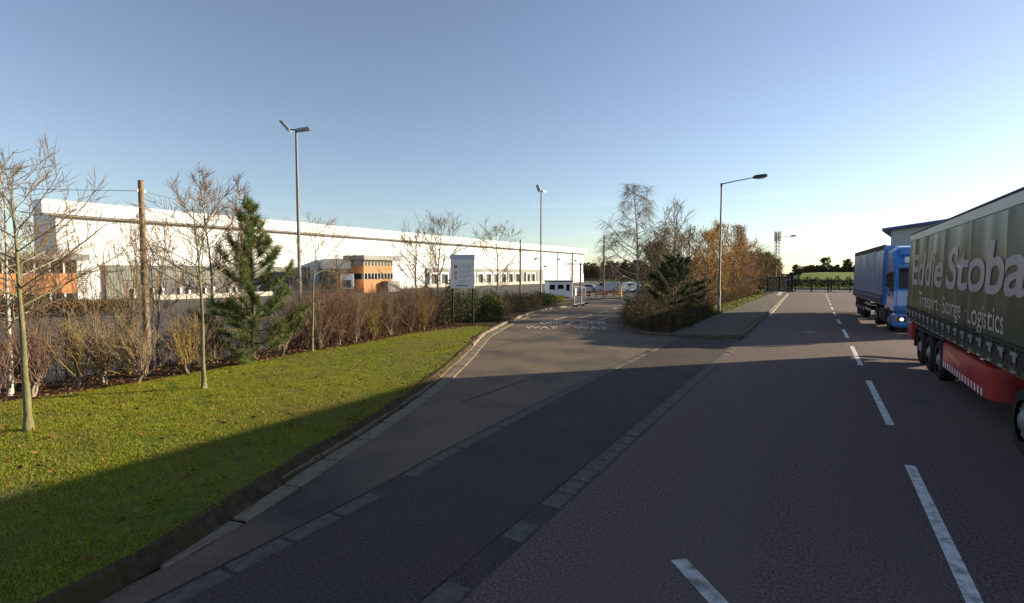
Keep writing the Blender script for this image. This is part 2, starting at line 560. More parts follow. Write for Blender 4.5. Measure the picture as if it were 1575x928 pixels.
M_CONC = mat('concrete_wall', (0.42, 0.39, 0.33), (0.55, 0.51, 0.44), rough=0.9, scale=1.5)
M_SHED = cladding('grey_shed_cladding', (0.36, 0.37, 0.38), (0.42, 0.43, 0.44), 0, 0.5)
M_BLUEROOF = mat('blue_roof_edge', (0.075, 0.07, 0.20), (0.10, 0.09, 0.24), rough=0.5, scale=1)

# ------------------------------------------------------------------ land
def axis_lines(segs):
    out = []
    for a, b, s in segs:
        out += list(np.arange(a, b, s))
    return np.array(out + [segs[-1][1]])
gx = axis_lines([(-2400, -400, 250), (-400, -120, 20), (-120, -40, 4), (-40, 12, 0.75), (12, 60, 6), (60, 400, 40), (400, 2400, 250)])
gy = axis_lines([(-400, -40, 60), (-40, 0, 4), (0, 90, 0.75), (90, 160, 2.5), (160, 400, 20), (400, 4000, 300)])
GX, GY = np.meshgrid(gx, gy)
GZ = terrain(GX, GY) - 0.09
nx, ny = len(gx), len(gy)
idx = np.arange(nx * ny).reshape(ny, nx)
gf = np.stack([idx[:-1, :-1].ravel(), idx[:-1, 1:].ravel(), idx[1:, 1:].ravel(), idx[1:, :-1].ravel()], axis=1)
o = link('ground', np_mesh('ground', np.stack([GX.ravel(), GY.ravel(), GZ.ravel()], axis=1), gf, M_LAND, smooth=True))
o['kind'] = 'structure'

# outlines (metres): x across the main road, y along it
ROAD_L = [(-2.45, -40), (-2.45, 18.1), (-2.62, 23.5), (-2.72, 35.2), (-3.05, 55), (-3.32, 73), (-3.5, 79)]
ROAD_R = [(5.75, 79), (5.7, -40)]
sheet('road', ROAD_L + ROAD_R, 0.0, M_ROAD, step=6)
sheet('gate_apron', [(-30, 79.05), (9, 79.05), (9, 104), (-4, 104), (-4, 84), (-30, 84)], -0.004, M_YARD, step=3)
CH_X0, CH_X1 = -2.75, -2.45
BAND = [(-4.30, -8), (-4.36, 0), (-4.43, 4.3), (-4.56, 6.0), (-4.68, 9.8), (-4.79, 14.3), (-4.79, 22.0)]
sheet('tarmac_strip', [(-2.75, -8), (-2.75, 22.6), (-4.2, 22.25), (-4.79, 22.2)] + [p for p in BAND[::-1]], 0.0, M_STRIP, step=6)
KERB = [(-4.98, -8), (-5.0, -2), (-5.02, 1.2), (-5.10, 2.6), (-5.26, 3.2), (-5.52, 4.0), (-5.80, 4.8), (-6.05, 5.6), (-6.38, 6.5), (-6.78, 7.6), (-7.62, 9.6), (-9.15, 12.8), (-10.7, 15.8), (-12.15, 18.8),
        (-14.45, 25.0), (-16.75, 31.8), (-18.6, 38.5), (-19.9, 44.3), (-20.4, 46.4)]
ISLE = [(-3.05, 22.9), (-3.6, 22.25), (-4.6, 22.15), (-5.5, 22.05), (-6.52, 22.1), (-7.58, 23.5), (-8.62, 26), (-10.2, 30.5), (-12.65, 39), (-17.7, 58.5), (-22, 78)]
KP = smooth_path(KERB, 0.93)
side = BAND[::-1][1:]
side_poly = [(b[0] - 0.27, b[1]) for b in BAND] + [(-5.06, 22.2)] + ISLE[4:] + [(-27.5, 79.0), (-28.3, 64.0), (-24.5, 54), (-21.3, 47.6)] + KERB[::-1]
sheet('side_road', side_poly, 0.002, M_SIDE, step=1.2)
sheet('yard', [(-20.4, -60), (-20.4, 20), (-22.6, 25), (-26.4, 38), (-30.4, 50), (-32.1, 65), (-28.2, 79.2), (-28, 90), (-32, 102), (-60, 150), (-66, 240), (-93, 240), (-100, -60)], 0.0, M_YARD, step=8)
sheet('distant_field', [(-64, 172), (-40, 140), (-10, 150), (-60, 420), (-160, 420), (-84, 222)], 0.05, M_FIELD, step=25)
sheet('grass_bank', [(-20, 100), (-6, 105), (150, 105), (150, 260), (-40, 260)], 0.03, M_FIELD, step=4)
LAWN_E = [(-13.0, -14), (-13.4, -4), (-13.75, 3.3), (-13.45, 4.8), (-13.65, 7.3), (-13.88, 8.9), (-14.15, 10.9), (-14.10, 12.7), (-14.7, 16.2), (-14.5, 18.8), (-14.15, 20.3)]
KO = offset_path(KP, 0.44)
def lawn_edge():
    return [offset_path(KP,   .05 + .36 * float(ss(1.2, 4.0, p[1])))[i] for i, p in enumerate(KP)]
lawn_k = [p for p in lawn_edge() if p[1] < 20.2]
lawn_poly = lawn_k + LAWN_E[::-1]
sheet('lawn', lawn_poly, 0.15, M_LAWN, step=1.5)
bed_k = [p for p in offset_path(KP, 0.42) if p[1] >= 20.2]
sheet('planting_bed', LAWN_E + bed_k + [(-26.0, 50), (-22.6, 38), (-18.6, 26), (-16.5, 18), (-16.4, -14)], 0.11, M_SOIL, step=1.0)

# earth slope between the kerb and the turf
vs, fs = [], []
def vary(near, far):
    out = []
    for i, (x, y) in enumerate(KP):
        d = near + (far - near) * float(ss(1.2, 4.0, y))
        out.append(offset_path(KP, d)[i])
    return out
a1, a2, a3 = vary(-.10, .24), vary(-.02, .40), vary(.08, .48)
rng = np.random.default_rng(3)
for i in range(len(KP)):
    far = KP[i][1] > 22
    for (x, y), h in ((a1[i], 0.012), (a2[i], 0.165), (a3[i], 0.165)):
        vs.append((x + rng.uniform(-.03, .03), y + rng.uniform(-.03, .03), tz(x, y) + h + rng.uniform(-.015, .02)))
for i in range(len(KP) - 1):
    for k in range(2):
        fs.append((i * 3 + k, i * 3 + 3 + k, i * 3 + 4 + k, i * 3 + 1 + k))
me = bpy.data.meshes.new('earth_edge')
me.from_pydata(vs, [], fs)
me.materials.append(M_EARTH)
o = link('earth_edge', me)
o['kind'] = 'structure'

# island: planting, footway, its kerb
sheet('island_planting', [(-5.35, 22.35), (-6.45, 22.4), (-7.4, 23.7), (-8.4, 26.1), (-9.95, 30.6), (-12.4, 39), (-17.4, 58.5), (-21.6, 78), (-5.2, 79), (-5.2, 60), (-5.35, 36)], 0.10, M_SOIL, step=1.5)
sheet('pavement', [(-2.9, 23.6), (-3.12, 22.95), (-3.65, 22.42), (-4.6, 22.33), (-5.35, 22.35), (-5.35, 36), (-5.2, 60), (-5.1, 79), (-3.62, 79), (-3.47, 73), (-3.2, 55), (-2.87, 35.2)], 0.12, M_PAVE, step=3)
sheet('pavement_far_side', [(5.95, -30), (5.95, 79), (8.0, 79), (8.0, -30)], 0.12, M_PAVE, step=10)
sheet('verge', [(8.0, -30), (8.0, 79), (40, 79), (40, -30)], 0.11, M_FIELD, step=10)

def stones(name, path, w, h, gap, m, parent_kind='structure', z0=0.0, jitter=0.006, seed=1, skip=0.0, off0=0.0):
    """one stone per path step, butted with joints, each a child of the run it belongs to"""
    root = bpy.data.objects.new(name, None)
    COL.objects.link(root)
    root['kind'] = parent_kind
    rr = random.Random(seed)
    cache = {}
    for i in range(len(path) - 1):
        if rr.random() < skip:
            continue
        a, b = Vector((*path[i], 0)), Vector((*path[i + 1], 0))
        l = (b - a).length - gap
        key = round(l, 2)
        if key not in cache:
            cache[key] = [MB().box((0, 0, h / 2 + k * 0.004), (l, w, h), 0, 0, 0.97).mesh('kerb_stone', m, bevel=0.012, segs=1) for k in range(2)]
        c = (a + b) / 2
        ang = math.atan2(b.y - a.y, b.x - a.x)
        o = link('kerb_stone', cache[key][i % 2], root, (c.x + rr.uniform(-jitter, jitter), c.y, tz(c.x, c.y) + z0 + rr.uniform(-jitter, jitter) * 0.7), (rr.uniform(-.015, .015), rr.uniform(-.01, .01), ang + rr.uniform(-.012, .012)))
        slope = tz(b.x, b.y) - tz(a.x, a.y)
        o.rotation_euler.y = -math.atan2(slope, max(l, .1))
    return root
KF = [p for p in KP if p[1] > 1.9]
KN = [p for p in KP if 3.0 < p[1] < 15.2]
KFAR = [p for p in KP if p[1] > 14.4]
stones('channel_kerb', offset_path(KF, 0.125), 0.28, 0.14, 0.014, M_KERB, z0=-0.115, seed=2)
stones('raised_kerb', offset_path(KN, 0.335), 0.12, 0.22, 0.016, M_KDIRT_SHADE, z0=-0.135, jitter=0.010, seed=4)
stones('raised_kerb', offset_path(KFAR, 0.345), 0.13, 0.32, 0.03, M_KERB, z0=-0.155, jitter=0.022, seed=14)
stones('flush_kerb', smooth_path([(x - 0.135, y) for x, y in BAND], 0.62), 0.22, 0.12, 0.03, M_SETT, z0=-0.114, seed=5, jitter=0.006, skip=.06)
stones('road_channel', smooth_path([(-2.60, -6), (-2.60, 10), (-2.60, 22.2)], 0.43), 0.255, 0.12, 0.03, M_CHAN, z0=-0.116, seed=6, jitter=0.007, skip=.07)
isl = smooth_path([(-2.66, 79 - 0.0)] and [(-3.57, 78), (-3.40, 73), (-3.13, 55), (-2.80, 35.2), (-2.80, 25), (-3.02, 23.1), (-3.62, 22.35), (-4.6, 22.25), (-5.5, 22.15), (-6.5, 22.22), (-7.5, 23.6), (-8.52, 26.05), (-10.1, 30.55), (-12.55, 39)], 0.915)
stones('island_kerb', isl, 0.125, 0.26, 0.012, M_KDIRT_SHADE, z0=-0.13, seed=7)  # darker stone here: the island's shade is put into the colour
stones('far_side_kerb', smooth_path([(5.83, -20), (5.83, 78)], 0.915), 0.125, 0.26, 0.012, M_KERB, z0=-0.13, seed=8)

# painted markings
def marking(x0, y0, x1, y1, w, m=M_PAINT, name='lane_marking', z=0.005, parent=None):
    a, b = Vector((x0, y0)), Vector((x1, y1))
    n = Vector((-(b - a).y, (b - a).x)).normalized() * w / 2
    k = max(1, int((b - a).length / 1.2))
    vs, fs = [], []
    for i in range(k + 1):
        p = a.lerp(b, i / k)
        for q in (p + n, p - n):
            vs.append((q.x, q.y, tz(q.x, q.y) + z))
    for i in range(k):
        fs.append((2 * i, 2 * i + 1, 2 * i + 3, 2 * i + 2))
    me = bpy.data.meshes.new(name)
    me.from_pydata(vs, [], fs)
    me.materials.append(m)
    o = link(name, me, parent)
    if parent is None:
        o['kind'] = 'structure'
    return o
cl = bpy.data.objects.new('centre_line', None); COL.objects.link(cl); cl['kind'] = 'structure'
def clx(y):
    return float(np.interp(y, [0, 10, 18, 25, 35, 40, 78], [1.17, 1.17, 1.12, 1.10, 1.0, 0.95, 0.79]))
for y0, y1 in [(-0.5, 3.2), (5.0, 8.9), (11.13, 15.5), (17.95, 22.5), (25.3, 29.0), (32.2, 35.2), (38.4, 41.4), (44.5, 47.5), (50.5, 53.5), (56.5, 59.5), (62.5, 65.5), (68.5, 71.5), (74, 76.5)]:
    marking(clx(y0), y0, clx(y1), y1, 0.125, M_PAINT, 'dash', parent=cl)
marking(-3.1, 78.0, 5.6, 78.0, 0.3, M_PAINT, 'stop_line')
marking(-3.33, 76, -2.60, 36.0, 0.10, M_KLINE, 'edge_line')
marking(-3.95, 66.5, -4.35, 78.0, 0.45, M_WORNP, 'footway_marking', z=0.125)
ow_ = bpy.data.objects.new('one_way_markings', None); COL.objects.link(ow_); ow_['kind'] = 'structure'
def road_word(body, x, y, w_, h_, rz):
    me = text_mesh('road_word', body, 1.0, M_FADED, bold=0.012, width=w_, height=h_)
    bm = bmesh.new(); bm.from_mesh(me)
    mt = Matrix.Translation((x, y, 0)) @ Matrix.Rotation(rz, 4, 'Z')
    bm.transform(mt)
    for v in bm.verts:
        v.co.z = tz(v.co.x, v.co.y) + 0.012
    bm.to_mesh(me); bm.free()
    link('road_word', me, ow_)
road_word('WAY', -12.2, 21.5, 1.65, 1.15, R(26))
road_word('ONE', -12.65, 23.95, 1.30, 1.5, R(26))
road_word('WAY', -10.05, 22.6, 1.70, 1.15, R(26))
road_word('ONE', -10.85, 25.2, 1.45, 1.8, R(26))
for a in [(-13.0, 26.46, -13.63, 29.51, .13), (-12.41, 28.74, -13.35, 32.94, .13), (-13.66, 34.92, -14.85, 40.45, .14), (-11.27, 24.41, -11.73, 26.26, .13), (-10.9, 27.99, -11.6, 31.73, .14), (-15.43, 43.18, -17.19, 49.03, .18), (-17.19, 49.03, -16.6, 51.6, .16), (-11.6, 31.73, -11.0, 31.3, .14)]:
    marking(*a, M_FADED, 'arrow_stroke', z=0.012, parent=ow_)
marking(-20.9, 46.8, -22.2, 52.6, .28, M_FADED, 'give_way_line', z=0.012, parent=ow_)
yl = bpy.data.objects.new('yellow_bay_lines', None); COL.objects.link(yl); yl['kind'] = 'structure'
for y0, y1 in [(3, 6.5), (8.8, 11.8), (13.4, 15.1), (17.6, 19.0), (20.6, 22.2), (24.0, 26.0), (28, 30)]:
    marking(-35.5, y0, -35.5, y1, 0.30, M_YELLOW, 'bay_line', z=0.01, parent=yl)
marking(-63.5, 16.9, -54.0, 22.2, 0.3, M_CONC, 'yard_kerb_line', z=0.02)
# map overlay stroke drawn as paint, joints and cracks in the tarmac
marking(-1.06, 4.82, 0.25, 3.36, 0.16, M_FADED, 'overlay_stroke')
def crack(pts, w, name='tarmac_joint', m=None):
    for a, b in zip(pts, pts[1:]):
        marking(*a, *b, w, m or mat('bitumen_joint', (0.022, 0.019, 0.017), rough=.95, spec=.05), name, z=0.007)
rj = random.Random(4)
crack([(-10.0 + rj.gauss(0, .04) - .09 * (y - 15), y) for y in np.arange(15, 22, .8)], .03)
crack([(-6.3 + rj.gauss(0, .03), y) for y in np.arange(8.5, 12.5, .5)], .025)
sheet('flush_kerb_bed', [(x - .275, y) for x, y in BAND] + [(x + .005, y) for x, y in BAND[::-1]], -0.004, M_STRIP, step=6)
sheet('channel_bed', [(-2.755, -6), (-2.445, -6), (-2.445, 22.3), (-2.755, 22.3)], -0.004, M_STRIP, step=6)
# round manhole cover on the main road
mh = MB().tube([(0, 0, -0.02), (0, 0, 0.006)], 0.33, 18).build('manhole_cover', mat('iron_cover', (0.055, 0.05, 0.045), (0.10, 0.09, 0.08), rough=0.6, scale=20), loc=(-0.35, 27.0, 0))
tag(mh, 'round iron manhole cover set in the main road', 'manhole')
for gx_, gy_, lab in ((-2.55, 31.0, 'iron gully grating beside the footway kerb'), (1.9, 13.6, 'square iron cover in the lane beside the green lorry')):
    gt = MB()
    gt.lohi((-.2, -.22, -.03), (.2, -.19, .006)).lohi((-.2, .19, -.03), (.2, .22, .006)).lohi((-.2, -.19, -.03), (-.17, .19, .006)).lohi((.17, -.19, -.03), (.2, .19, .006))
    gr_ = gt.build('drain_cover', mat('iron_cover', (0, 0, 0)), loc=(gx_, gy_, .002))
    tag(gr_, lab, 'drain cover')
    for k in range(6):
        MB().lohi((-.168, -.17 + k * .06, -.03), (.168, -.135 + k * .06, .004)).build('bar', mat('iron_cover', (0, 0, 0)), gr_)

# ------------------------------------------------------------------ vegetation builders
def bezier_dir(d, up, k):
    return (d * (1 - k) + up * k).normalized()

def limb(segs, p, d, r, L_, n, rnd, lift=0.0, wob=0.12, tip=0.35):
    """grow one wandering limb; returns its points, directions and radii"""
    pts = [(p.copy(), d.copy(), r)]
    step = L_ / n
    for i in range(n):
        d = d + Vector((rnd.gauss(0, wob), rnd.gauss(0, wob), rnd.gauss(0, wob))) + Vector((0, 0, lift / n))
        d.normalize()
        q = p + d * step
        r2 = r * (1 - (1 - tip) / n) if i < n - 1 else r * tip * 0.9
        r2 = r * (1 - (i + 1) / n * (1 - tip)) if False else r2
        segs.append((*p, *q, r, max(r2, 0.0022)))
        p, r = q, max(r2, 0.0022)
        pts.append((p.copy(), d.copy(), r))
    return pts

def grow_tree(seed, H, r, clear=0.35, limbs=14, ang=50, spread=0.35, branches=6, twigs=5, droop=0.0, lift=0.5, top=0.95, lean=0.02,
              twig_r=0.006, profile='vase', tl=0.16, fork=False, wob=0.12):
    rnd = random.Random(seed)
    thick, thin, tips = [], [], []
    tr = limb(thick, Vector((0, 0, -0.1)), Vector((rnd.gauss(0, lean), rnd.gauss(0, lean), 1)).normalized(), r, H * top, 12, rnd, lift=0.25, wob=0.03, tip=0.12 ** (1 / 1))
    thick.clear()
    # even taper for the trunk
    n = len(tr) - 1
    rads = [r * (1 - 0.88 * (i / n) ** 0.9) for i in range(n + 1)]
    rads[0] = r * 1.5
    for i in range(n):
        thick.append((*tr[i][0], *tr[i + 1][0], rads[i], rads[i + 1]))
    az = rnd.uniform(0, 6.28)
    for k in range(limbs):
        f = k / max(1, limbs - 1)
        t = clear + (0.97 - clear) * f ** 0.9
        u = t * n
        i = min(int(u), n - 1)
        p = tr[i][0].lerp(tr[i + 1][0], u - i)
        rr = rads[i] + (rads[i + 1] - rads[i]) * (u - i)
        az += 2.4 + rnd.uniform(-.4, .4)
        a = R(ang * (1.15 - 0.45 * f) + rnd.uniform(-9, 9))
        d = Vector((math.cos(az) * math.sin(a), math.sin(az) * math.sin(a), math.cos(a)))
        if profile == 'vase':
            L_ = H * spread * (1.0 - 0.62 * f)
        elif profile == 'oval':
            L_ = H * spread * (0.55 + 0.6 * math.sin(PI * min(1, f * 0.9 + 0.1)) - 0.45 * f)
        else:
            L_ = H * spread * (1.0 - 0.8 * f)
        L_ *= rnd.uniform(0.8, 1.15)
        lp = limb(thick, p, d, max(rr * 0.55, twig_r * 1.3), L_, 5, rnd, lift=lift - droop * 0.5, wob=wob, tip=0.3)
        rel = L_ / (H * spread)
        nbr = max(3, round(branches * min(1.25, rel + .3)))
        for b in range(nbr):
            s = 0.18 + 0.8 * (b + rnd.random()) / nbr
            u2 = s * 5
            j = min(int(u2), 4)
            q = lp[j][0].lerp(lp[j + 1][0], u2 - j)
            bd = (lp[j][1] + Vector((rnd.gauss(0, .55), rnd.gauss(0, .55), rnd.gauss(0.15 - droop * .6, .45)))).normalized()
            bl = L_ * rnd.uniform(.3, .55) * (1.1 - .5 * s)
            bp = limb(thin, q, bd, max(lp[j][2] * .55, twig_r), bl, 3, rnd, lift=lift * .5 - droop, wob=wob, tip=.6)
            for c in range(twigs):
                s3 = .2 + .8 * (c + rnd.random()) / twigs
                u3 = s3 * 3
                j3 = min(int(u3), 2)
                q3 = bp[j3][0].lerp(bp[j3 + 1][0], u3 - j3)
                td = (bp[j3][1] + Vector((rnd.gauss(0, .6), rnd.gauss(0, .6), rnd.gauss(.1 - droop * 1.5, .45)))).normalized()
                tp = limb(thin, q3, td, twig_r, H * tl * rnd.uniform(.35, 1.0) * .6 * (.5 + .5 * min(1, rel)), 2, rnd, lift=.25 - droop * 2.0, wob=wob, tip=.5)
                tips += [tp[1][0], tp[2][0]]
    return thick, thin, tips

def leafy(tips, n, jitter, rng):
    P = np.array([tuple(t) for t in tips])
    return P[rng.integers(0, len(P), n)] + rng.normal(0, jitter, size=(n, 3))

def tree(name, label, cat, x, y, z=None, rz=0.0, group=None, bark=None, twig=None, leaf=None, nleaf=0, lsize=0.06, ljit=0.06, seed=1, **kw):
    t = thing(name, label, cat, (x, y, tz(x, y) + 0.05 if z is None else z), rz, group)
    thick, thin, tips = grow_tree(seed, **kw)
    link('trunk', seg_mesh('trunk', thick, 7, bark), t)
    link('crown', seg_mesh('crown', thin, 3, twig), t)['kind'] = 'stuff'
    if nleaf:
        rng = np.random.default_rng(seed)
        link('leaves', leaf_mesh('leaves', leafy(tips, nleaf, ljit, rng), lsize, leaf, rng), t)['kind'] = 'stuff'
    return t

def shrub(name, label, x, y, z=None, seed=1, H=1.6, stems=26, spread=0.5, twigs=7, trunk=0.0, stem_m=None, base_m=None, leaf=None, nleaf=0, lsize=0.05,
          group=None, cat='shrub', r=0.011, fan=1.0, split=0):
    """many stems from one short pale base, each with side twigs"""
    rnd = random.Random(seed)
    t = thing(name, label, cat, (x, y, tz(x, y) + 0.10 if z is None else z), 0, group)
    base, thin, tips = [], [], []
    heads = []
    if trunk:
        k = split or 1
        for i in range(k):
            a = rnd.uniform(0, 6.28)
            d = Vector((math.cos(a) * .35 * (k > 1) + rnd.gauss(0, .12), math.sin(a) * .35 * (k > 1) + rnd.gauss(0, .12), 1)).normalized()
            lp = limb(base, Vector((0, 0, -.08)), d, .034, trunk * rnd.uniform(.8, 1.2), 4, rnd, wob=.16, tip=.7)
            heads += [lp[-1][0], lp[-1][0], lp[-2][0]]
    else:
        base.append((0, 0, -.1, 0, 0, .08, .07, .05))
        heads.append(Vector((0, 0, .03)))
    for i in range(stems):
        h = rnd.choice(heads)
        a = rnd.uniform(0, 6.28)
        tilt = abs(rnd.gauss(0, .42)) * fan
        d = Vector((math.cos(a) * math.sin(tilt), math.sin(a) * math.sin(tilt), math.cos(tilt)))
        Ls = (H - h.z) * rnd.uniform(.65, 1.05)
        p0 = h + Vector((rnd.gauss(0, .05), rnd.gauss(0, .05), 0)) * spread * 2
        lp = limb(thin, p0, d, r * rnd.uniform(.7, 1.2), Ls, 5, rnd, lift=.25, wob=.10, tip=.35)
        tips += [q[0] for q in lp[2:]]
        for k in range(twigs):
            u = (.25 + .72 * rnd.random()) * 5
            j = min(int(u), 4)
            q = lp[j][0].lerp(lp[j + 1][0], u - j)
            td = (lp[j][1] + Vector((rnd.gauss(0, .5), rnd.gauss(0, .5), rnd.gauss(.1, .35)))).normalized()
            tp = limb(thin, q, td, .0055, H * rnd.uniform(.10, .28), 2, rnd, lift=.2, wob=.12, tip=.5)
            tips += [tp[1][0], tp[2][0]]
    link('base', seg_mesh('base', base, 6, base_m or M_BARKP), t)
    link('stems', seg_mesh('stems', thin, 3, stem_m or M_TWIG), t)['kind'] = 'stuff'
    if nleaf:
        rng = np.random.default_rng(seed)
        link('leaves', leaf_mesh('leaves', leafy(tips, nleaf, .05, rng), lsize, leaf, rng), t)['kind'] = 'stuff'
    return t

def hedge(name, label, path, width, height, stems, leaves, stem_m, leaf_m, lsize=0.06, seed=1, cat='hedge', group=None, ragged=.18, top_bias=.6, base_off=.08, stem_r=.008, twigs=3):
    """a run of dense planting: upright stems with twigs, leaves thickest on the outside"""
    rng = np.random.default_rng(seed)
    x0, y0 = path[len(path) // 2]
    t = thing(name, label, cat, (x0, y0, 0), 0, group)
    P = np.array(path, dtype=float)
    segl = np.hypot(*(P[1:] - P[:-1]).T)
    cum = np.concatenate([[0], np.cumsum(segl)])
    def at(s):
        i = np.clip(np.searchsorted(cum, s) - 1, 0, len(segl) - 1)
        f = (s - cum[i]) / segl[i]
        p = P[i] + (P[i + 1] - P[i]) * f[:, None]
        d = (P[i + 1] - P[i]) / segl[i][:, None]
        return p, np.stack([-d[:, 1], d[:, 0]], axis=1)
    tot = cum[-1]
    clump = rng.uniform(0, 6.28, 4)
    def hgt(s):
        return height * (1 + ragged * (0.5 * np.sin(s * 1.7 + clump[0]) + .35 * np.sin(s * 3.9 + clump[1]) + .3 * np.sin(s * 9 + clump[2])))
    if stems:
        s = rng.uniform(0, tot, stems)
        v = rng.uniform(-1, 1, stems)
        p, n = at(s)
        b = p + n * (v * width / 2 * .8)[:, None]
        h = hgt(s) * rng.uniform(.6, 1.08, stems) * np.sqrt(np.clip(1 - .45 * v * v, .1, 1))
        z = terrain(b[:, 0], b[:, 1]) + base_off
        pos = np.stack([b[:, 0] - x0, b[:, 1] - y0, z], axis=1)
        dirs = np.concatenate([rng.normal(0, .16, (stems, 2)) + n * (v * .18)[:, None], np.ones((stems, 1))], axis=1)
        rows = []
        rad = stem_r * rng.uniform(.7, 1.3, stems)
        cur = pos
        for k in range(4):
            dirs[:, :2] += rng.normal(0, .09, (stems, 2))
            nx_ = cur + unit(dirs) * (h / 4)[:, None]
            rows.append(np.concatenate([cur, nx_, (rad * (1 - k * .2))[:, None], (rad * (1 - (k + 1) * .2))[:, None]], axis=1))
            if k:
                for q in range(twigs):
                    f = rng.uniform(0, 1, (stems, 1))
                    a = cur + (nx_ - cur) * f
                    td = unit(unit(dirs) + rng.normal(0, .6, (stems, 3)))
                    tl = (h * rng.uniform(.08, .2, stems))[:, None]
                    rows.append(np.concatenate([a, a + td * tl, np.full((stems, 1), .0045), np.full((stems, 1), .0025)], axis=1))
            cur = nx_
        link('stems', seg_mesh('stems', np.concatenate(rows), 3, stem_m), t)['kind'] = 'stuff'
    if leaves:
        s = rng.uniform(0, tot, leaves)
        a = rng.uniform(0, PI, leaves)
        q = rng.uniform(0, 1, leaves) ** .35
        p, n = at(s)
        lump = 1 + .16 * np.sin(s * 4.3 + a * 2 + clump[3]) + .12 * np.sin(s * 8.1 - a * 5)
        off = np.cos(a) * q * width / 2 * lump
        zz = np.sin(a) ** top_bias * q * hgt(s) * lump * .97
        b = p + n * off[:, None]
        pts = np.stack([b[:, 0] - x0, b[:, 1] - y0, terrain(b[:, 0], b[:, 1]) + base_off + zz], axis=1)
        link('leaves', leaf_mesh('leaves', pts, lsize, leaf_m, rng), t)['kind'] = 'stuff'
    return t

def pine(name, label, x, y, seed, H, width, whorls, needle_m, bark, needles=34, nlen=.15, nw=.007, clear=.06, cat='tree', droop=.0, low=1.0, tufts=9):
    rnd = random.Random(seed)
    rng = np.random.default_rng(seed)
    t = thing(name, label, cat, (x, y, tz(x, y) + .06))
    thick, P, D = [], [], []
    n = 10
    pts = [Vector((rnd.gauss(0, .02) * (i > 0), rnd.gauss(0, .02) * (i > 0), -.1 + (H * .96 + .1) * i / n)) for i in range(n + 1)]
    for i in range(n):
        r0 = .075 * H / 4.6
        thick.append((*pts[i], *pts[i + 1], r0 * (1 - .9 * i / n), r0 * (1 - .9 * (i + 1) / n)))
    def tuft(p, d):
        P.append(tuple(p)); D.append(tuple(d))
    for k in range(whorls):
        f = k / (whorls - 1)
        z = H * (clear + (.93 - clear) * f)
        nb = rnd.choice((4, 5, 5, 6)) if f < .8 else 4
        a0 = rnd.uniform(0, 6.28)
        for b in range(nb):
            if rnd.random() < .10:
                continue
            a = a0 + 2 * PI * b / nb + rnd.gauss(0, .2)
            L_ = width * (1 - f * .80) ** .85 * rnd.uniform(.55, 1.15) * (1.0 if f > .2 else low)
            el = -.05 - droop + .85 * f + rnd.gauss(0, .1)
            d = Vector((math.cos(a) * math.cos(el), math.sin(a) * math.cos(el), math.sin(el)))
            lp = limb(thick, Vector((0, 0, z)), d, .018 * H / 4.6 * (1.2 - .7 * f), L_, 5, rnd, lift=.75, wob=.09, tip=.4)
            nt = max(4, int(tufts * L_ / width))
            for c in range(nt):
                u = (.25 + .75 * (c + rnd.random()) / nt) * 5
                j = min(int(u), 4)
                q = lp[j][0].lerp(lp[j + 1][0], u - j)
                if c < nt - 1:
                    sd_ = (lp[j][1] + Vector((rnd.gauss(0, .6), rnd.gauss(0, .6), rnd.uniform(0, .9)))).normalized()
                    sl = rnd.uniform(.08, .32) * L_ * .8
                    e = q + sd_ * sl
                    thick.append((*q, *e, .007, .004))
                    for m_ in range(2):
                        tuft(q.lerp(e, .45 + .5 * m_), (sd_ + Vector((0, 0, .5))).normalized())
                else:
                    tuft(lp[-1][0], (lp[-1][1] + Vector((0, 0, .4))).normalized())
                    tuft(lp[-1][0] - lp[-1][1] * nlen * .6, lp[-1][1])
    for k in range(5):
        tuft(Vector((0, 0, H * (.86 + .03 * k))), Vector((0, 0, 1)))
    P, D = np.array(P), np.array(D)
    m = len(P)
    base = np.repeat(P, needles, axis=0)
    ax = np.repeat(D, needles, axis=0)
    base = base + ax * rng.uniform(-.6, .3, (m * needles, 1)) * nlen
    dirs = unit(ax * rng.uniform(.25, 1.1, (m * needles, 1)) + unit(rng.normal(size=(m * needles, 3))) * .85)
    ln = nlen * rng.uniform(.6, 1.15, (m * needles, 1))
    wd = unit(np.cross(dirs, rng.normal(size=(m * needles, 3)))) * nw / 2
    tip = base + dirs * ln
    V = np.stack([base - wd, base + wd, tip + wd * .4, tip - wd * .4], axis=1).reshape(-1, 3)
    link('trunk', seg_mesh('trunk', thick, 5, bark), t)
    link('needles', np_mesh('needles', V, np.arange(len(V)).reshape(-1, 4), needle_m), t)['kind'] = 'stuff'
    return t

# ------------------------------------------------------------------ planting along the lawn
VASE = dict(limbs=17, branches=7, twigs=5, ang=54, spread=.46, clear=.52, lift=.22, profile='vase', twig_r=.0045)
tree('young_tree', 'young tree with smooth green trunk standing on the lawn, nearest to the left edge', 'tree', -10.93, 2.98, .13, seed=11, bark=M_BARK, twig=M_TWIG,
     H=4.3, r=.062, group='young trees planted in the lawn', **VASE)
tree('young_tree', 'young tree with a straight bare trunk standing alone on the lawn left of the pine', 'tree', -11.57, 6.09, .13, seed=23, bark=M_BARK, twig=M_TWIG,
     H=4.35, r=.055, group='young trees planted in the lawn', **VASE)
tree('young_tree', 'slim young tree with yellow buds at the lawn edge, right of the pine', 'tree', -14.15, 10.9, .13, seed=31, bark=M_BARK, twig=M_TWIGY, leaf=M_AUT, nleaf=160, lsize=.05,
     H=4.25, r=.048, group='young trees planted in the lawn', **VASE)
BIRCH = dict(limbs=26, branches=8, twigs=6, ang=56, spread=.25, clear=.28, lift=.4, profile='cone', twig_r=.0055, tl=.14)
tree('birch_tree', 'tall bare birch with a white trunk behind the lawn tree at the left edge', 'tree', -14.6, 3.7, seed=41, bark=M_BARKB, twig=M_TWIGD, H=5.2, r=.055, **{**BIRCH, 'spread': .38, 'ang': 66, 'lift': .1})
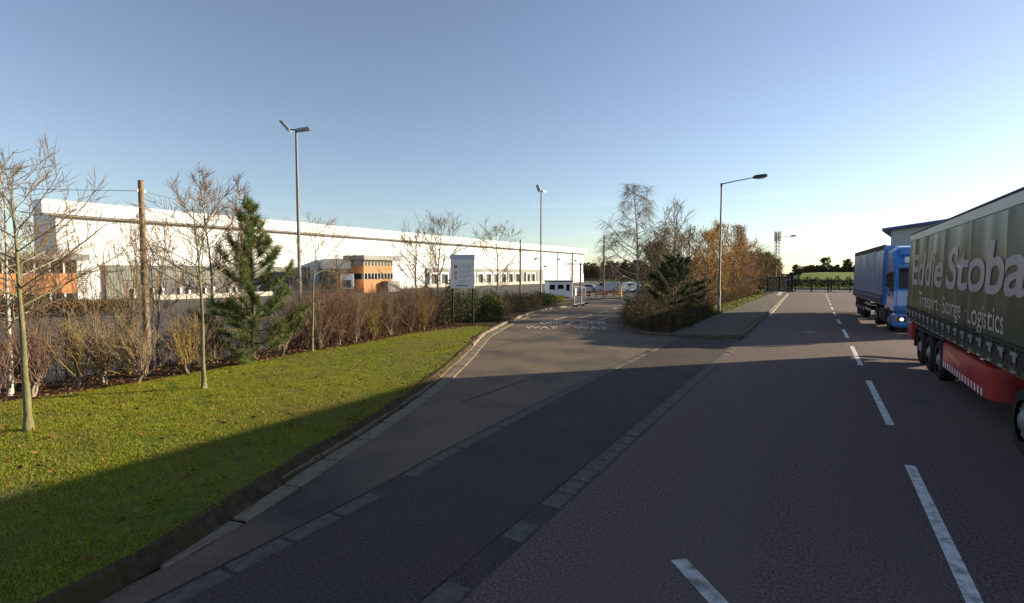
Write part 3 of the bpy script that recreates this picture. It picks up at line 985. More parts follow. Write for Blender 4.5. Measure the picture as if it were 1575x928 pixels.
tree('birch_tree', 'birch with white trunk and a few pinkish leaves behind the lone lawn tree', 'tree', -15.6, 8.5, seed=43, bark=M_BARKB, twig=M_TWIGP, leaf=M_AUTR, nleaf=420, lsize=.055, H=6.0, r=.052, **BIRCH)
tree('birch_tree', 'thin birch rising behind the top of the green pine', 'tree', -16.6, 10.0, seed=47, bark=M_BARKB, twig=M_TWIGP, H=6.4, r=.05, leaf=M_AUTR, nleaf=90, lsize=.05, **{**BIRCH, 'spread': .18})
pine('pine_tree', 'bushy green pine tree at the back of the lawn', -14.3, 9.0, 5, 4.65, 1.80, 13, M_NEEDLE, M_BARKD, needles=36, nlen=.18, nw=.011, low=.9, tufts=16, clear=.05)
TS = 'tall loose shrubs among the saplings'
for i, (x, y, H, m, lab) in enumerate([
        (-15.2, 2.2, 3.2, M_TWIGP, 'tall loose purple shrub at the very left edge of the photo'), (-15.6, 4.4, 3.5, M_TWIG, 'tall loose brown shrub under the corner of the warehouse'),
        (-15.1, 5.5, 3.4, M_TWIG, 'tall loose brown shrub left of the timber pole, reaching the warehouse roof line'), (-15.5, 6.5, 3.6, M_TWIG, 'tall loose shrub with russet leaf remnants right of the timber pole'),
        (-15.9, 8.0, 3.4, M_TWIGD, 'tall loose grey shrub behind the lone lawn tree'), (-16.3, 12.4, 3.1, M_TWIG, 'tall loose shrub behind the slim lawn-edge tree'), (-15.0, 1.0, 3.0, M_TWIGD, 'tall loose grey shrub leaning out of the left edge of the photo')]):
    shrub('tall_shrub', lab, x, y, seed=300 + i, H=H, stems=14, twigs=12, trunk=.5, split=2, stem_m=m, group=TS, leaf=M_AUTR, nleaf=110, lsize=.05, fan=.95, r=.012)
NS = 'thin young trees in the planting strip'
for i, (x, y, H, nm, tw, lab) in enumerate([
        (-15.0, 6.0, 4.4, M_BARK, M_TWIG, 'thin mossy sapling standing just left of the timber pole'),
        (-15.9, 4.6, 4.1, M_BARKG, M_TWIG, 'dark thin sapling in front of the white warehouse corner'),
        (-15.4, 6.9, 4.3, M_BARKG, M_TWIG, 'sapling with forked stem just right of the timber pole'),
        (-15.5, 3.0, 3.9, M_BARKG, M_TWIGP, 'purple-twigged sapling at the left edge of the photo'),
        (-16.0, 13.6, 3.7, M_BARK, M_TWIGY, 'olive sapling behind the slim lawn-edge tree'),
        (-16.4, 7.4, 4.0, M_BARKB, M_TWIG, 'pale speckled sapling between the timber pole and the lone lawn tree'),
        (-16.6, 5.3, 3.8, M_BARKG, M_TWIGP, 'brown sapling standing behind the yellow line of the yard')]):
    tree('sapling', lab, 'tree', x, y, seed=60 + i, bark=nm, twig=tw, H=H, r=.035, limbs=12, branches=5, twigs=4, ang=38, spread=.26, clear=.34, lift=.5, profile='oval', twig_r=.005, group=NS,
         leaf=M_AUTR, nleaf=60 + 30 * (i % 3), lsize=.05)

SG = 'coppiced shrubs along the back of the lawn'
SH = [(-13.6, 3.2, 1.5, 'P', 'purple shrub with pale forked base at the left edge of the lawn', 3), (-14.0, 3.9, 1.7, 'P', 'purple shrub with a leaning pale stem behind the leftmost lawn tree', 2),
      (-14.3, 4.75, 1.6, 'O', 'olive shrub with a crooked stem, second right of the leftmost lawn tree', 2), (-14.2, 5.2, 1.5, 'T', 'brown shrub with a long slanting stem touching the lawn', 2),
      (-13.6, 5.65, 1.35, 'T', 'small shrub on one white bent stem at the lawn edge under the timber pole', 2), (-13.9, 6.9, 1.5, 'Y', 'golden-stemmed shrub beside the lone lawn tree', 3),
      (-14.9, 6.0, 1.6, 'Y', 'golden-green shrub at the foot of the timber pole', 0), (-14.6, 7.5, 1.6, 'P', 'purple shrub between the lone lawn tree and the pine', 0),
      (-14.5, 10.0, 1.4, 'T', 'brown shrub with two pale stems under the right side of the pine', 3), (-14.7, 11.6, 1.7, 'T', 'grey-brown shrub just right of the slim lawn-edge tree', 0),
      (-14.6, 12.4, 1.75, 'R', 'reddish shrub with white stems, right of the slim lawn-edge tree', 2), (-14.9, 13.4, 1.75, 'T', 'pale fan-shaped shrub at the middle of the lawn edge', 3),
      (-15.1, 14.5, 1.8, 'O', 'green-stemmed shrub at the lawn edge below the orange offices', 0), (-15.3, 15.7, 1.75, 'T', 'pale shrub with one thick stem left of the notice board', 2),
      (-15.4, 16.9, 1.7, 'P', 'purple-brown shrub two places left of the notice board', 2), (-15.5, 18.0, 1.7, 'O', 'olive shrub next to the left post of the notice board', 2),
      (-14.9, 8.2, 1.4, 'T', 'low brown shrub in front of the pine trunk', 2), (-15.3, 4.1, 1.5, 'R', 'reddish shrub at the back of the strip, left side', 0)]
SM = dict(P=M_TWIGP, O=M_TWIGY, T=M_TWIGD, Y=M_TWIGY, R=M_TWIGR)
for i, (x, y, H, m, lab, k) in enumerate(SH):
    shrub('shrub', lab, x, y, seed=100 + i, H=H, stems=34, twigs=8, trunk=.42 if k else 0, split=k, stem_m=SM[m], group=SG, leaf=M_BROWNL, nleaf=120, lsize=.045, fan=1.15)

hedge('hedge', 'tall purple-brown bare hedge behind the shrubs in the middle of the strip', [(-16.0, 11.2), (-16.2, 14), (-16.5, 17), (-17.1, 20.5)], 2.2, 2.15, 2200, 9000, M_TWIGP, M_BROWNL, .05, seed=7, ragged=.10, twigs=4)
hedge('hedge', 'low thin brown hedge at the back of the strip, left of the pine', [(-15.9, -4), (-15.9, 3), (-15.9, 8), (-16.0, 11)], 1.1, 1.0, 600, 2600, M_TWIGP, M_HEDGEL, .045, seed=8, ragged=.3)
hedge('evergreen_shrub', 'dark glossy evergreen shrub at the feet of the notice board', [(-16.7, 19.8), (-16.3, 21.2), (-15.9, 22.8)], 1.5, 1.75, 120, 9000, M_TWIG, M_LAUREL, .085, seed=9, cat='shrub')
e2 = hedge('evergreen_shrub', 'dark evergreen shrub with red berries behind the kerb, right of the notice board', [(-15.4, 22.8), (-15.7, 24.4)], 1.5, 1.35, 60, 5000, M_TWIG, M_LAUREL, .085, seed=10, cat='shrub')
rng = np.random.default_rng(77)
link('berries', leaf_mesh('berries', np.stack([rng.normal(0, .5, 90), rng.normal(-.5, .7, 90), rng.uniform(.5, 1.4, 90)], axis=1) + np.array([.25, 0, 0]), .05, M_BERRY, rng, aspect=1.0), e2)['kind'] = 'stuff'
hedge('hedge', 'long low brown hedge behind the kerb between the notice board and the gatehouse', [(-16.5, 24.6), (-17.9, 28), (-19.4, 32.5), (-21.2, 37.5), (-22.6, 41.5)], 2.1, 1.25, 900, 14000, M_TWIG, M_HEDGEL, .07, seed=12, ragged=.14)
hedge('evergreen_shrub', 'dark green rounded shrub at the far end of the low brown hedge', [(-22.2, 41.5), (-23.4, 46.0)], 2.3, 1.15, 60, 6500, M_TWIG, M_LAUREL, .11, seed=13, cat='shrub')
hedge('hedge', 'green hedge on the far side of the yard in front of the left offices', [(-68, 15.5), (-56, 22.6)], 2.4, 1.5, 0, 9000, M_TWIG, M_HEDGEL, .16, seed=14)
MID = dict(limbs=20, branches=8, twigs=6, ang=54, spread=.40, clear=.26, lift=.25, profile='oval', twig_r=.009)
tree('bare_tree', 'bare tree with twin trunks behind the notice board, left one', 'tree', -21.3, 24.4, seed=81, bark=M_BARKG, twig=M_TWIG, H=6.6, r=.085, leaf=M_BROWNL, nleaf=260, lsize=.07, **MID)
tree('bare_tree', 'bare spreading tree directly behind the notice board', 'tree', -20.9, 25.6, seed=83, bark=M_BARKG, twig=M_TWIG, H=7.4, r=.09, leaf=M_BROWNL, nleaf=160, lsize=.07, **MID)
tree('bare_tree', 'bare vase-shaped tree on a pale trunk right of the notice board', 'tree', -24.4, 37.8, seed=85, bark=M_BARK, twig=M_TWIG, H=8.1, r=.10, **{**MID, 'twig_r': .011})
tree('bare_tree', 'small bare tree in front of the far right end of the white warehouse', 'tree', -50, 110, seed=87, bark=M_BARKG, twig=M_TWIG, H=7.5, r=.10, limbs=10, branches=5, twigs=3, ang=35, spread=.25, clear=.3, twig_r=.02)

# ------------------------------------------------------------------ the island
tree('weeping_birch', 'tall weeping birch with hanging twigs at the island tip', 'tree', -11.6, 37.6, seed=91, bark=M_BARKB, twig=M_TWIGD, H=9.9, r=.12, limbs=34, branches=12, twigs=9, ang=70, spread=.42, clear=.22, lift=.45, droop=.50,
     profile='cone', twig_r=.008, tl=.22, lean=.05)
tree('bare_tree', 'dark bare tree with upright limbs between the weeping birch and the lamp post', 'tree', -10.3, 43.0, seed=93, bark=M_BARKD, twig=M_TWIG, H=9.2, r=.13, limbs=14, branches=6, twigs=4, ang=34, spread=.3, clear=.4, lift=.5, profile='oval', twig_r=.012)
AU = dict(limbs=22, branches=8, twigs=5, ang=52, spread=.36, clear=.10, lift=.45, profile='oval', twig_r=.010)
AT = [(-11.2, 40.5, 5.6, M_BROWNL, 2000, 'low brown twiggy tree under the weeping birch', M_TWIG), (-9.2, 35.6, 5.2, M_BROWNL, 1900, 'brown twiggy tree rising right behind the dark pine', M_TWIGP), (-12.6, 46.0, 6.2, M_BROWNL, 1700, 'grey-brown tree behind the trunk of the weeping birch', M_TWIGD), (-9.6, 39.5, 6.6, M_BROWNL, 2400, 'brown-leaved tree behind the dark pine', M_TWIG), (-7.6, 42.0, 6.4, M_AUT, 3600, 'golden autumn tree straight behind the lamp post', M_TWIG), (-7.6, 47.0, 7.5, M_AUT, 4200, 'tall orange autumn tree just right of the lamp post', M_TWIG),
      (-9.8, 47.5, 7.6, M_BROWNL, 2600, 'brown half-bare tree behind the golden tree', M_TWIG), (-7.0, 52.5, 7.6, M_AUTR, 4200, 'russet autumn tree second right of the lamp post', M_TWIG), (-6.9, 58.5, 7.0, M_AUTR, 4000, 'russet autumn tree at the far end of the island', M_TWIGP),
      (-9.5, 56, 8.4, M_BROWNL, 2200, 'grey-brown thin tree standing above the russet trees', M_TWIGD), (-8.0, 64.5, 7.4, M_BROWNL, 3400, 'dull brown tree beyond the russet trees', M_TWIGP)]
for i, (x, y, H, lf, nl, lab, tw) in enumerate(AT):
    tree('autumn_tree', lab, 'tree', x, y, seed=200 + i, bark=M_BARKG, twig=tw, leaf=lf, nleaf=int(nl * 0.95), lsize=.105, ljit=.12, H=H, r=.09, group='autumn trees on the island', **AU)
pine('pine_tree', 'low spreading dark pine at the front of the island', -7.5, 31.2, 15, 3.5, 2.6, 8, M_NEEDLED, M_BARKD, needles=30, nlen=.20, nw=.018, clear=.14, tufts=20, droop=.12)
hedge('shrub_bed', 'dark low shrub bed rounding the nose of the island', [(-5.9, 22.9), (-6.7, 24.0), (-7.7, 26.6), (-8.7, 29.4)], 2.6, 1.0, 900, 16000, M_TWIG, M_DULLL, .06, seed=16, cat='shrub')
hedge('shrub_bed', 'dark low shrubs filling the island next to the footway', [(-5.7, 25.0), (-5.9, 28.5), (-6.1, 32.5), (-6.3, 35)], 1.3, .62, 400, 10000, M_TWIG, M_DULLL, .06, seed=17, cat='shrub')
hedge('red_stem_shrub', 'reddish bare-twigged shrub on the side-road edge of the island', [(-8.6, 28.4), (-9.6, 31.5), (-10.3, 34)], 1.5, 1.15, 750, 1800, M_TWIGR, M_BROWNL, .05, seed=18, cat='shrub')
hedge('thicket', 'dense brown undergrowth beneath the autumn trees', [(-11.3, 36.5), (-9.6, 38.5), (-8.2, 41), (-8.0, 44), (-7.6, 50), (-7.3, 56), (-7.2, 62)], 2.6, 1.9, 1500, 9000, M_TWIG, M_BROWNL, .10, seed=19, cat='thicket', stem_r=.012)
hedge('box_hedge', 'small clipped green hedge at the far end of the footway', [(-8.2, 64.8), (-5.5, 65.4)], 1.3, .75, 0, 3500, M_TWIG, M_IVY, .12, seed=20)
hedge('dark_bush', 'small dark bush at the foot of the farther lamp post', [(-6.9, 75.6), (-6.0, 75.6)], 1.0, .8, 0, 900, M_TWIG, M_LAUREL, .12, seed=21, cat='bush')
# ivy and fallen leaves over the island ground
rng = np.random.default_rng(9)
n = 9000
yy = rng.uniform(34.5, 66, n)
xx = -5.25 - rng.uniform(0, 1, n) ** 1.3 * 2.0
zz = terrain(xx, yy) + .10 + rng.uniform(0, .16, n)
o = link('ground_cover', leaf_mesh('ground_cover', np.stack([xx, yy, zz], axis=1), .13, M_IVY, rng, flat=.5)); o['kind'] = 'stuff'
TH = [(-9.5, 73, 6.6), (-8.6, 79, 6.9), (-8.0, 85, 6.9), (-7.4, 91, 6.7), (-7.0, 97, 6.4), (-6.8, 104, 5.6), (-10.8, 78, 7.4), (-10.0, 95, 7.6)]
def bearing(p):
    return math.atan2(p[0], p[1])
TH.sort(key=bearing)
ORD = ['leftmost', 'second from the left', 'third from the left', 'fourth from the left', 'fourth from the right', 'third from the right', 'second from the right', 'rightmost']
for i, (x, y, H) in enumerate(TH):
    tree('thicket_tree', '%s bushy brown tree in the wood by the farther lamp post' % ORD[i], 'tree', x, y, seed=230 + i, bark=M_BARKG, twig=M_TWIG, leaf=M_BROWNL, nleaf=3600, lsize=.17, ljit=.2, H=H, r=.1,
         group='brown trees of the far wood', **{**AU, 'branches': 6, 'twigs': 4, 'twig_r': .014})

# ------------------------------------------------------------------ far woods and hedges
def far_wood(name, label_kind, rows, seed, m, size, per):
    rng = np.random.default_rng(seed)
    pts, st = [], []
    for x, y, h, wd in rows:
        n = per
        a = rng.uniform(0, 6.28, n)
        f = rng.uniform(0, 1, n)
        r = wd * .5 * np.sqrt(rng.uniform(0, 1, n)) * (1.05 - .75 * f)
        z0 = tz(x, y)
        pts.append(np.stack([x + np.cos(a) * r, y + np.sin(a) * r, z0 + h * (.05 + .95 * f)], axis=1))
        st.append((x, y, z0, x, y, z0 + h * .9, .16, .03))
    o = link(name, leaf_mesh(name, np.concatenate(pts), size, m, rng, aspect=.8))
    o['kind'] = 'stuff'
    return o
rng = np.random.default_rng(21)
rows = []
for k in range(150):
    f = rng.uniform(0, 1)
    x, y = -150 + f * 118 + rng.normal(0, 3), 345 - f * 120 + rng.normal(0, 8)
    rows.append((x, y, rng.uniform(7, 11.5), rng.uniform(5, 8)))
far_wood('far_woodland', 'stuff', rows, 5, M_BROWNL, .8, 320)
rows = []
for k in range(260):
    f = rng.uniform(0, 1) ** 1.6
    x, y = -40 + f * 150 + rng.normal(0, 3), 262 - f * 22 + rng.normal(0, 5)
    rows.append((x, y, rng.uniform(1.6, 3.4), rng.uniform(4, 7)))
far_wood('far_treeline', 'stuff', rows, 6, M_BROWNL, .65, 240)
rows = []
for k in range(70):
    f = k / 69
    x, y = -32 + f * 25 + rng.normal(0, .8), 118 - f * 8 + rng.normal(0, 1.5)
    rows.append((x, y, rng.uniform(3.0, 6.5), rng.uniform(3, 5)))
far_wood('field_edge_scrub', 'stuff', rows, 7, M_BROWNL, .4, 260)
FT = [(2.0, 232, 5.6, 'broad dark tree standing highest on the far treeline'), (-8, 236, 4.6, 'bushy tree left of the broad dark tree on the far treeline'), (9.0, 235, 4.8, 'thin-stemmed tree just right of the broad dark tree on the far treeline'),
      (18.0, 236, 4.6, 'dark tree nearest the blue lorry on the far treeline'), (-20, 240, 5.0, 'rounded tree at the left of the far treeline')]
for i, (x, y, H, lab) in enumerate(FT):
    tree('far_tree', lab, 'tree', x, y, z=tz(x, y), seed=260 + i, bark=M_BARKD, twig=M_TWIG, leaf=M_LAUREL, nleaf=1300, lsize=.42, ljit=.3, H=H, r=.12, limbs=14, branches=5, twigs=3, ang=62, spread=.42, clear=.35, lift=.4, profile='oval', twig_r=.05,
         group='single trees on the far treeline')
BT = [(-62, 160, 9.5, 'bare tree between the warehouse end and the second pole'), (-50, 175, 10.5, 'bare spreading tree right behind the far timber pole'), (-34, 128, 8.0, 'bare twiggy tree left of the weeping birch'), (-27, 110, 8.5, 'bare grey tree behind the weeping birch')]
for i, (x, y, H, lab) in enumerate(BT):
    tree('bare_tree', lab, 'tree', x, y, seed=280 + i, bark=M_BARKG, twig=M_TWIG, H=H, r=.12, limbs=14, branches=6, twigs=4, ang=40, spread=.33, clear=.25, twig_r=.022, profile='oval')

# ------------------------------------------------------------------ grass blades and litter
def inside(px, py, poly):
    c = np.zeros(len(px), dtype=bool)
    n = len(poly)
    for i in range(n):
        x1, y1 = poly[i]; x2, y2 = poly[(i + 1) % n]
        k = ((y1 > py) != (y2 > py)) & (px < (x2 - x1) * (py - y1) / (y2 - y1 + 1e-12) + x1)
        c ^= k
    return c
rng = np.random.default_rng(31)
n = 520000
gxp = rng.uniform(-14.8, -4.9, n); gyp = np.concatenate([rng.uniform(-3, 9, n // 2), rng.uniform(-3, 21, n - n // 2)])
k = inside(gxp, gyp, lawn_poly)
gxp, gyp = gxp[k], gyp[k]
n = len(gxp)
bare = np.sin(gxp * 1.9 + 1.3 * np.sin(gyp * 1.1)) * np.sin(gyp * 2.3 + 1.7 * np.sin(gxp * .8)) + .45 * np.sin(gxp * 7.3 + gyp * 3.1) * np.sin(gyp * 6.1 - gxp * 2.2)
keep = rng.uniform(0, 1, n) < np.clip(1.15 - 1.3 * ss(.55, 1.25, bare), .12, 1)
gxp, gyp = gxp[keep], gyp[keep]
n = len(gxp)
pz = terrain(gxp, gyp) + .145
tuft = .5 + .5 * np.sin(gxp * 5.1 + np.sin(gyp * 3.7) * 2) * np.sin(gyp * 4.3 + np.sin(gxp * 2.9) * 2)
hh = (.018 + .024 * rng.uniform(0, 1, n)) * (.7 + .7 * tuft)
an = rng.uniform(0, 6.28, n)
wv = np.stack([np.cos(an), np.sin(an), np.zeros(n)], axis=1) * .0055
ld = np.stack([rng.normal(0, .6, n), rng.normal(0, .6, n), np.ones(n)], axis=1) * hh[:, None]
B = np.stack([gxp, gyp, pz], axis=1)
V = np.stack([B - wv, B + wv, B + ld], axis=1).reshape(-1, 3)
o = link('grass', np_mesh('grass', V, np.arange(3 * n).reshape(n, 3), M_BLADE)); o['kind'] = 'stuff'
n = 5200
yy = rng.uniform(-2, 21, n)
xx = np.interp(yy, [p[1] for p in LAWN_E], [p[0] for p in LAWN_E]) - rng.uniform(-.35, 2.2, n)
o = link('leaf_litter', leaf_mesh('leaf_litter', np.stack([xx, yy, terrain(xx, yy) + .135 + rng.uniform(0, .04, n)], axis=1), .075, M_LITTER, rng, flat=.6)); o['kind'] = 'stuff'
n = 1700
yy = rng.uniform(-1, 20, n); xx = rng.uniform(-13.8, -6, n)
kk = inside(xx, yy, lawn_poly)
o = link('fallen_leaves', leaf_mesh('fallen_leaves', np.stack([xx, yy, terrain(xx, yy) + .185], axis=1)[kk], .07, M_LITTER, rng, flat=.7)); o['kind'] = 'stuff'
ko = [q for q in offset_path(KP, .40) if 1.5 < q[1] < 30]
k = rng.integers(0, len(ko), 520)
kp_ = np.array(ko)[k] + rng.normal(0, .13, (520, 2)) + np.stack([rng.uniform(-.4, .4, 520), rng.uniform(-.4, .4, 520)], axis=1) * np.array([[.5, 1]])
o = link('kerb_leaves', leaf_mesh('kerb_leaves', np.stack([kp_[:, 0], kp_[:, 1], terrain(kp_[:, 0], kp_[:, 1]) + .19], axis=1), .06, M_LITTER, rng, flat=.7)); o['kind'] = 'stuff'
xx = rng.uniform(-4.5, 2.6, 150)
yy = rng.uniform(5, 24, 150)
o = link('road_litter', leaf_mesh('road_litter', np.stack([xx, yy, np.full(150, .014)], axis=1), .05, M_LITTER, rng, flat=.85)); o['kind'] = 'stuff'

# ------------------------------------------------------------------ white warehouse
WR = math.atan2(177.9, 5.6)
GZ0 = -1.3
wh = thing('warehouse', 'huge white clad warehouse filling the left horizon behind the trees', 'warehouse', (-93.0, 28.5, GZ0), WR)
# local: x along the facade, y back, z up
MB().lohi((1.2, 1.2, 0), (180.2, 10.5, 12.6)).build('wall', M_CLAD, wh)
MB().lohi((-0.6, 0.0, 12.36), (181.2, 3.2, 14.36)).build('fascia', M_FASC, wh, bevel=.03, segs=1)
MB().lohi((-0.45, 0.25, 12.16), (181.0, 1.5, 12.355)).build('gutter', mat('brown_gutter', (0.27, 0.24, 0.20), rough=.6), wh)
MB().lohi((1.25, 3.25, 12.61), (180.15, 10.6, 12.9)).build('roof', M_GREYF, wh)
for u in (155.4, 168.9):
    MB().tube([(u, 1.08, 0), (u, 1.08, 12.2)], .16 if u < 160 else .34, 6).build('downpipe', mat('brown_gutter', (0, 0, 0)), wh)
for u, z in ((138.5, 9.3), (157.0, 9.6), (146, 6.6), (172, 9.4)):
    MB().box((u, .75, z), (1.2, .9, .35)).box((u, 1.1, z - .1), (.2, .2, .7)).build('wall_light', M_DARKM, wh)
for k in range(8):
    MB().lohi((12 + k * 20.0, 1.17, 5.3), (12.12 + k * 20.0, 1.199, 12.15)).build('panel_joint', M_GREYF, wh)
MB().lohi((1.3, 1.175, 8.6), (180.1, 1.199, 8.68)).build('panel_joint', M_FRAME, wh)
# louvred panel on the facade beside the left offices
lm = MB()
for k in range(12):
    lm.box((3.4, 1.12, 1.2 + k * .28), (2.6, .12, .10))
lm.build('louvre', M_GREYF, wh)
db = MB().lohi((6.7, .75, 2.85), (42.5, 1.19, 5.2)).build('dock_band', M_DOCK, wh)
MB().lohi((6.7, .75, 0), (8.8, 1.19, 2.84)).build('dock_side_panel', M_DOCK, wh)
MB().lohi((38.5, .75, 0), (42.5, 1.19, 2.84)).build('dock_side_panel', M_DOCK, wh)
M_DDARK = mat('dock_door_grey', (0.075, 0.075, 0.078), (0.11, 0.11, 0.11), rough=.6, scale=1.5)
M_DWALL = mat('dock_wall_grey', (0.15, 0.145, 0.14), (0.19, 0.185, 0.175), rough=.7, scale=1.0)
MB().lohi((8.81, 1.0, 0), (38.49, 1.19, 2.84)).build('dock_wall', M_DWALL, wh)
for k in range(7):
    u = 10.6 + k * 4.1
    d = MB().lohi((u, .90, .0), (u + 2.3, .995, 2.55)).build('dock_door', M_DDARK, wh)
    MB().lohi((u - .35, .60, 0), (u - .05, .99, 1.5)).build('bollard', M_WHITE, d)
    MB().lohi((u + 2.35, .60, 0), (u + 2.65, .99, 1.5)).build('bollard', M_WHITE, d)
MB().lohi((78.9, .75, 2.9), (143.4, 1.19, 5.3)).build('dock_band', M_DOCK, wh)
MB().lohi((126.6, .75, 1.0), (129.9, 1.19, 2.89)).build('dock_side_panel', M_DOCK, wh)
MB().lohi((136.6, .75, 1.0), (143.4, 1.19, 2.89)).build('dock_side_panel', M_DOCK, wh)
MB().lohi((78.9, .6, 0), (143.4, 1.19, .98)).build('dock_plinth', M_CONC, wh)
sh_me = MB().lohi((0, .2, 1.0), (.45, 1.18, 3.6)).lohi((3.25, .2, 1.0), (3.7, 1.18, 3.6)).lohi((0, .2, 3.61), (3.7, 1.18, 4.15)).mesh('dock_shelter', M_WHITE)
dd_me = MB().lohi((.46, .75, 1.0), (3.24, 1.1, 3.6)).mesh('dock_door', mat('dock_door_dark', (0.03, 0.03, 0.035), rough=.6))
fin_me = MB().lohi((3.8, .1, 1.0), (4.25, 1.18, 4.1)).mesh('dock_fin', M_DARKM)
for k in range(11):
    u = 79.6 + k * 4.28
    s = link('dock_shelter', sh_me, wh, (u, 0, 0))
    link('dock_door', dd_me, s)
    link('dock_fin', fin_me, s)
for u in (130.2, 133.6):
    s = link('dock_shelter', sh_me, wh, (u, 0, 0), scale=(.85, 1, 1))
    link('dock_door', dd_me, s)
    link('dock_fin', fin_me, s)

def office(label, u0, u1, v0, levels, over, nwin, back=.7):
    """flat-roofed two-storey office block against the warehouse; levels: z of sill/head of both window rows and roof"""
    a, b, c, d, e, f = levels
    t = thing('office_block', label, 'office building', (-93.0, 28.5, GZ0), WR)
    MB().lohi((u0, v0, 0), (u1, back, e)).build('wall', M_ORANGE, t)
    if back < .7:      # lower white wing joining the offices to the warehouse
        MB().lohi((u0 + .05, back + .003, 4.9), (u1 - .05, .7, e + .35)).build('link_wall', M_CLAD, t)
        MB().lohi((u0 + .02, back + .003, 0), (u1 - .02, .7, 4.897)).build('link_base', M_DOCK, t)
    o0, o1, of = over
    MB().lohi((u0 - o0, v0 - of, e + .002), (u1 + o1, back + (1.2 if back < .7 else 0), f)).build('roof', M_GREYF, t, bevel=.03, segs=1)
    for z0, z1 in ((a, b), (c, d)):
        MB().lohi((u0 - .03, v0 - .03, z0), (u1 + .03, back - .1, z1)).build('window_band', mat('window_band_grey', (0.12, 0.115, 0.11), rough=.5), t)
        p = (u1 - u0) / nwin
        for k in range(nwin):
            wx = u0 + k * p
            fr = MB().lohi((wx + .02, v0 - .09, z0 + .02), (wx + p * .16, v0 - .032, z1 - .02)).build('window_frame', M_FRAME, t)
            MB().lohi((wx + p * .17, v0 - .07, z0 + .06), (wx + p - .02, v0 - .034, z1 - .06)).build('pane', M_GLASS, fr)
        for k in range(3 if back >= .7 else 1):
            w0 = v0 + .6 + k * 2.4
            MB().lohi((u0 - .07, w0, z0 + .08), (u0 - .034, w0 + 2.1, z1 - .08)).build('side_window', M_GLASS, t)
    return t
of1 = office('orange office block with flat grey roof projecting from the middle of the warehouse', 45.0, 52.9, -13.0, (2.7, 3.95, 5.45, 6.6, 6.62, 7.55), (.9, 1.75, 1.2), 9, back=-9.1)
MB().lohi((50.0, -14.6, 0), (53.4, -13.05, 2.3)).build('entrance_porch', M_GREYF, of1, bevel=.03, segs=1)
of0 = office('orange office block with dark windows behind the leftmost trees', -14.0, -2.35, -17.5, (.55, 1.65, 3.95, 5.45, 5.47, 6.2), (.8, 1.0, 1.0), 9)
lw = MB()
lw.lohi((9.0, -9.4, 0), (40.0, -8.9, .75))
o = lw.build('dock_wall', M_CONC, None, bevel=.02, segs=1, loc=(-93.0, 28.5, GZ0), rot=(0, 0, WR))
o.name = 'low_wall'
tag(o, 'low pale concrete wall in front of the left loading docks', 'wall')
# white and red delivery trailer standing by the offices
tr_ = thing('box_trailer', 'white box trailer with red edges parked left of the orange office block', 'trailer', (-77.4, 66.0, GZ0), R(49))
MB().lohi((0, -3.0, 1.1), (2.5, 6.5, 3.9)).build('body', M_WHITE, tr_, bevel=.03, segs=1)
MB().lohi((-.04, -3.06, 3.9), (2.54, 6.5, 4.02)).lohi((-.05, -3.07, 1.1), (.12, -2.95, 3.9)).build('red_trim', mat('red_paint', (0.42, 0.03, 0.025), (0.48, 0.04, 0.03), rough=.35, scale=3), tr_)
MB().lohi((.45, -3.04, 1.3), (2.05, -3.002, 2.7)).build('door', M_DDARK, tr_)
for sx in (.15, 2.1):
    MB().tube([(sx, 4.5, .5), (sx + .25, 4.5, .5)], .5, 14).build('wheel', M_BLACK, tr_)
MB().lohi((.2, -2.8, .0), (.4, -2.5, 1.09)).lohi((2.1, -2.8, 0), (2.3, -2.5, 1.09)).build('leg', M_DARKM, tr_)

# grey building at the end of the road, right side
gb = thing('grey_building', 'grey clad building with a blue sloping roof edge rising behind the lorries', 'building', (30.6, 321.5, tz(30, 321)), R(-9))
H0 = 24.2 - tz(30, 321)
MB().prism([(0, 0), (80, 0), (80, H0 + 10.0), (0, H0)], 1, 0, 60).build('wall', M_SHED, gb)
MB().prism([(-3.6, H0 - .4), (84, H0 + 10.5), (84, H0 + 12.0), (-3.6, H0 + 1.0)], 1, -2.6, 62).build('roof', M_BLUEROOF, gb)

# ------------------------------------------------------------------ gatehouse and the clutter at the yard gate
gh = thing('gatehouse', 'small white gatehouse cabin with dark windows at the yard gate', 'cabin', (-37.3, 73.8, GZ0), R(38))
MB().lohi((0, 0, .12), (3.9, 3.6, 2.55)).build('wall', M_WHITE, gh, bevel=.03, segs=1)
MB().lohi((-.12, -.12, 2.552), (4.02, 3.72, 2.78)).build('roof', M_GREYF, gh, bevel=.02, segs=1)
for a, b, z0, z1 in ((.15, 1.0, 1.3, 2.1), (1.45, 2.4, 1.4, 2.1)):
    fr = MB().lohi((a, -.03, z0), (b, -.002, z1)).build('window', M_DARKM, gh)
    MB().lohi((a + .05, -.045, z0 + .05), (b - .05, -.032, z1 - .05)).build('pane', M_GLASS, fr)
dr = MB().lohi((2.75, -.03, .15), (3.5, -.002, 2.25)).build('door', M_WHITE, gh)
MB().lohi((2.85, -.045, 1.1), (3.4, -.032, 2.15)).build('pane', M_GLASS, dr)
fr = MB().lohi((3.902, .5, 1.0), (3.93, 2.2, 2.3)).build('window', M_DARKM, gh)
MB().lohi((3.932, .58, 1.08), (3.945, 2.12, 2.22)).build('pane', M_GLASS, fr)
gbn = thing('grit_bin', 'yellow grit bin standing in front of the gatehouse', 'grit bin', (-31.9, 66.2, GZ0), R(35))
MB().box((0, 0, .3), (1.5, .7, .6), 0, 0, 1.0).build('body', mat('yellow_plastic', (0.60, 0.36, 0.02), (0.66, 0.42, 0.03), rough=.5, scale=3), gbn, bevel=.03)
MB().prism([(-.4, .6), (.4, .6), (.36, .76), (-.3, .86)], 0, -.79, .79).build('lid', mat('yellow_plastic', (0, 0, 0)), gbn, bevel=.02)

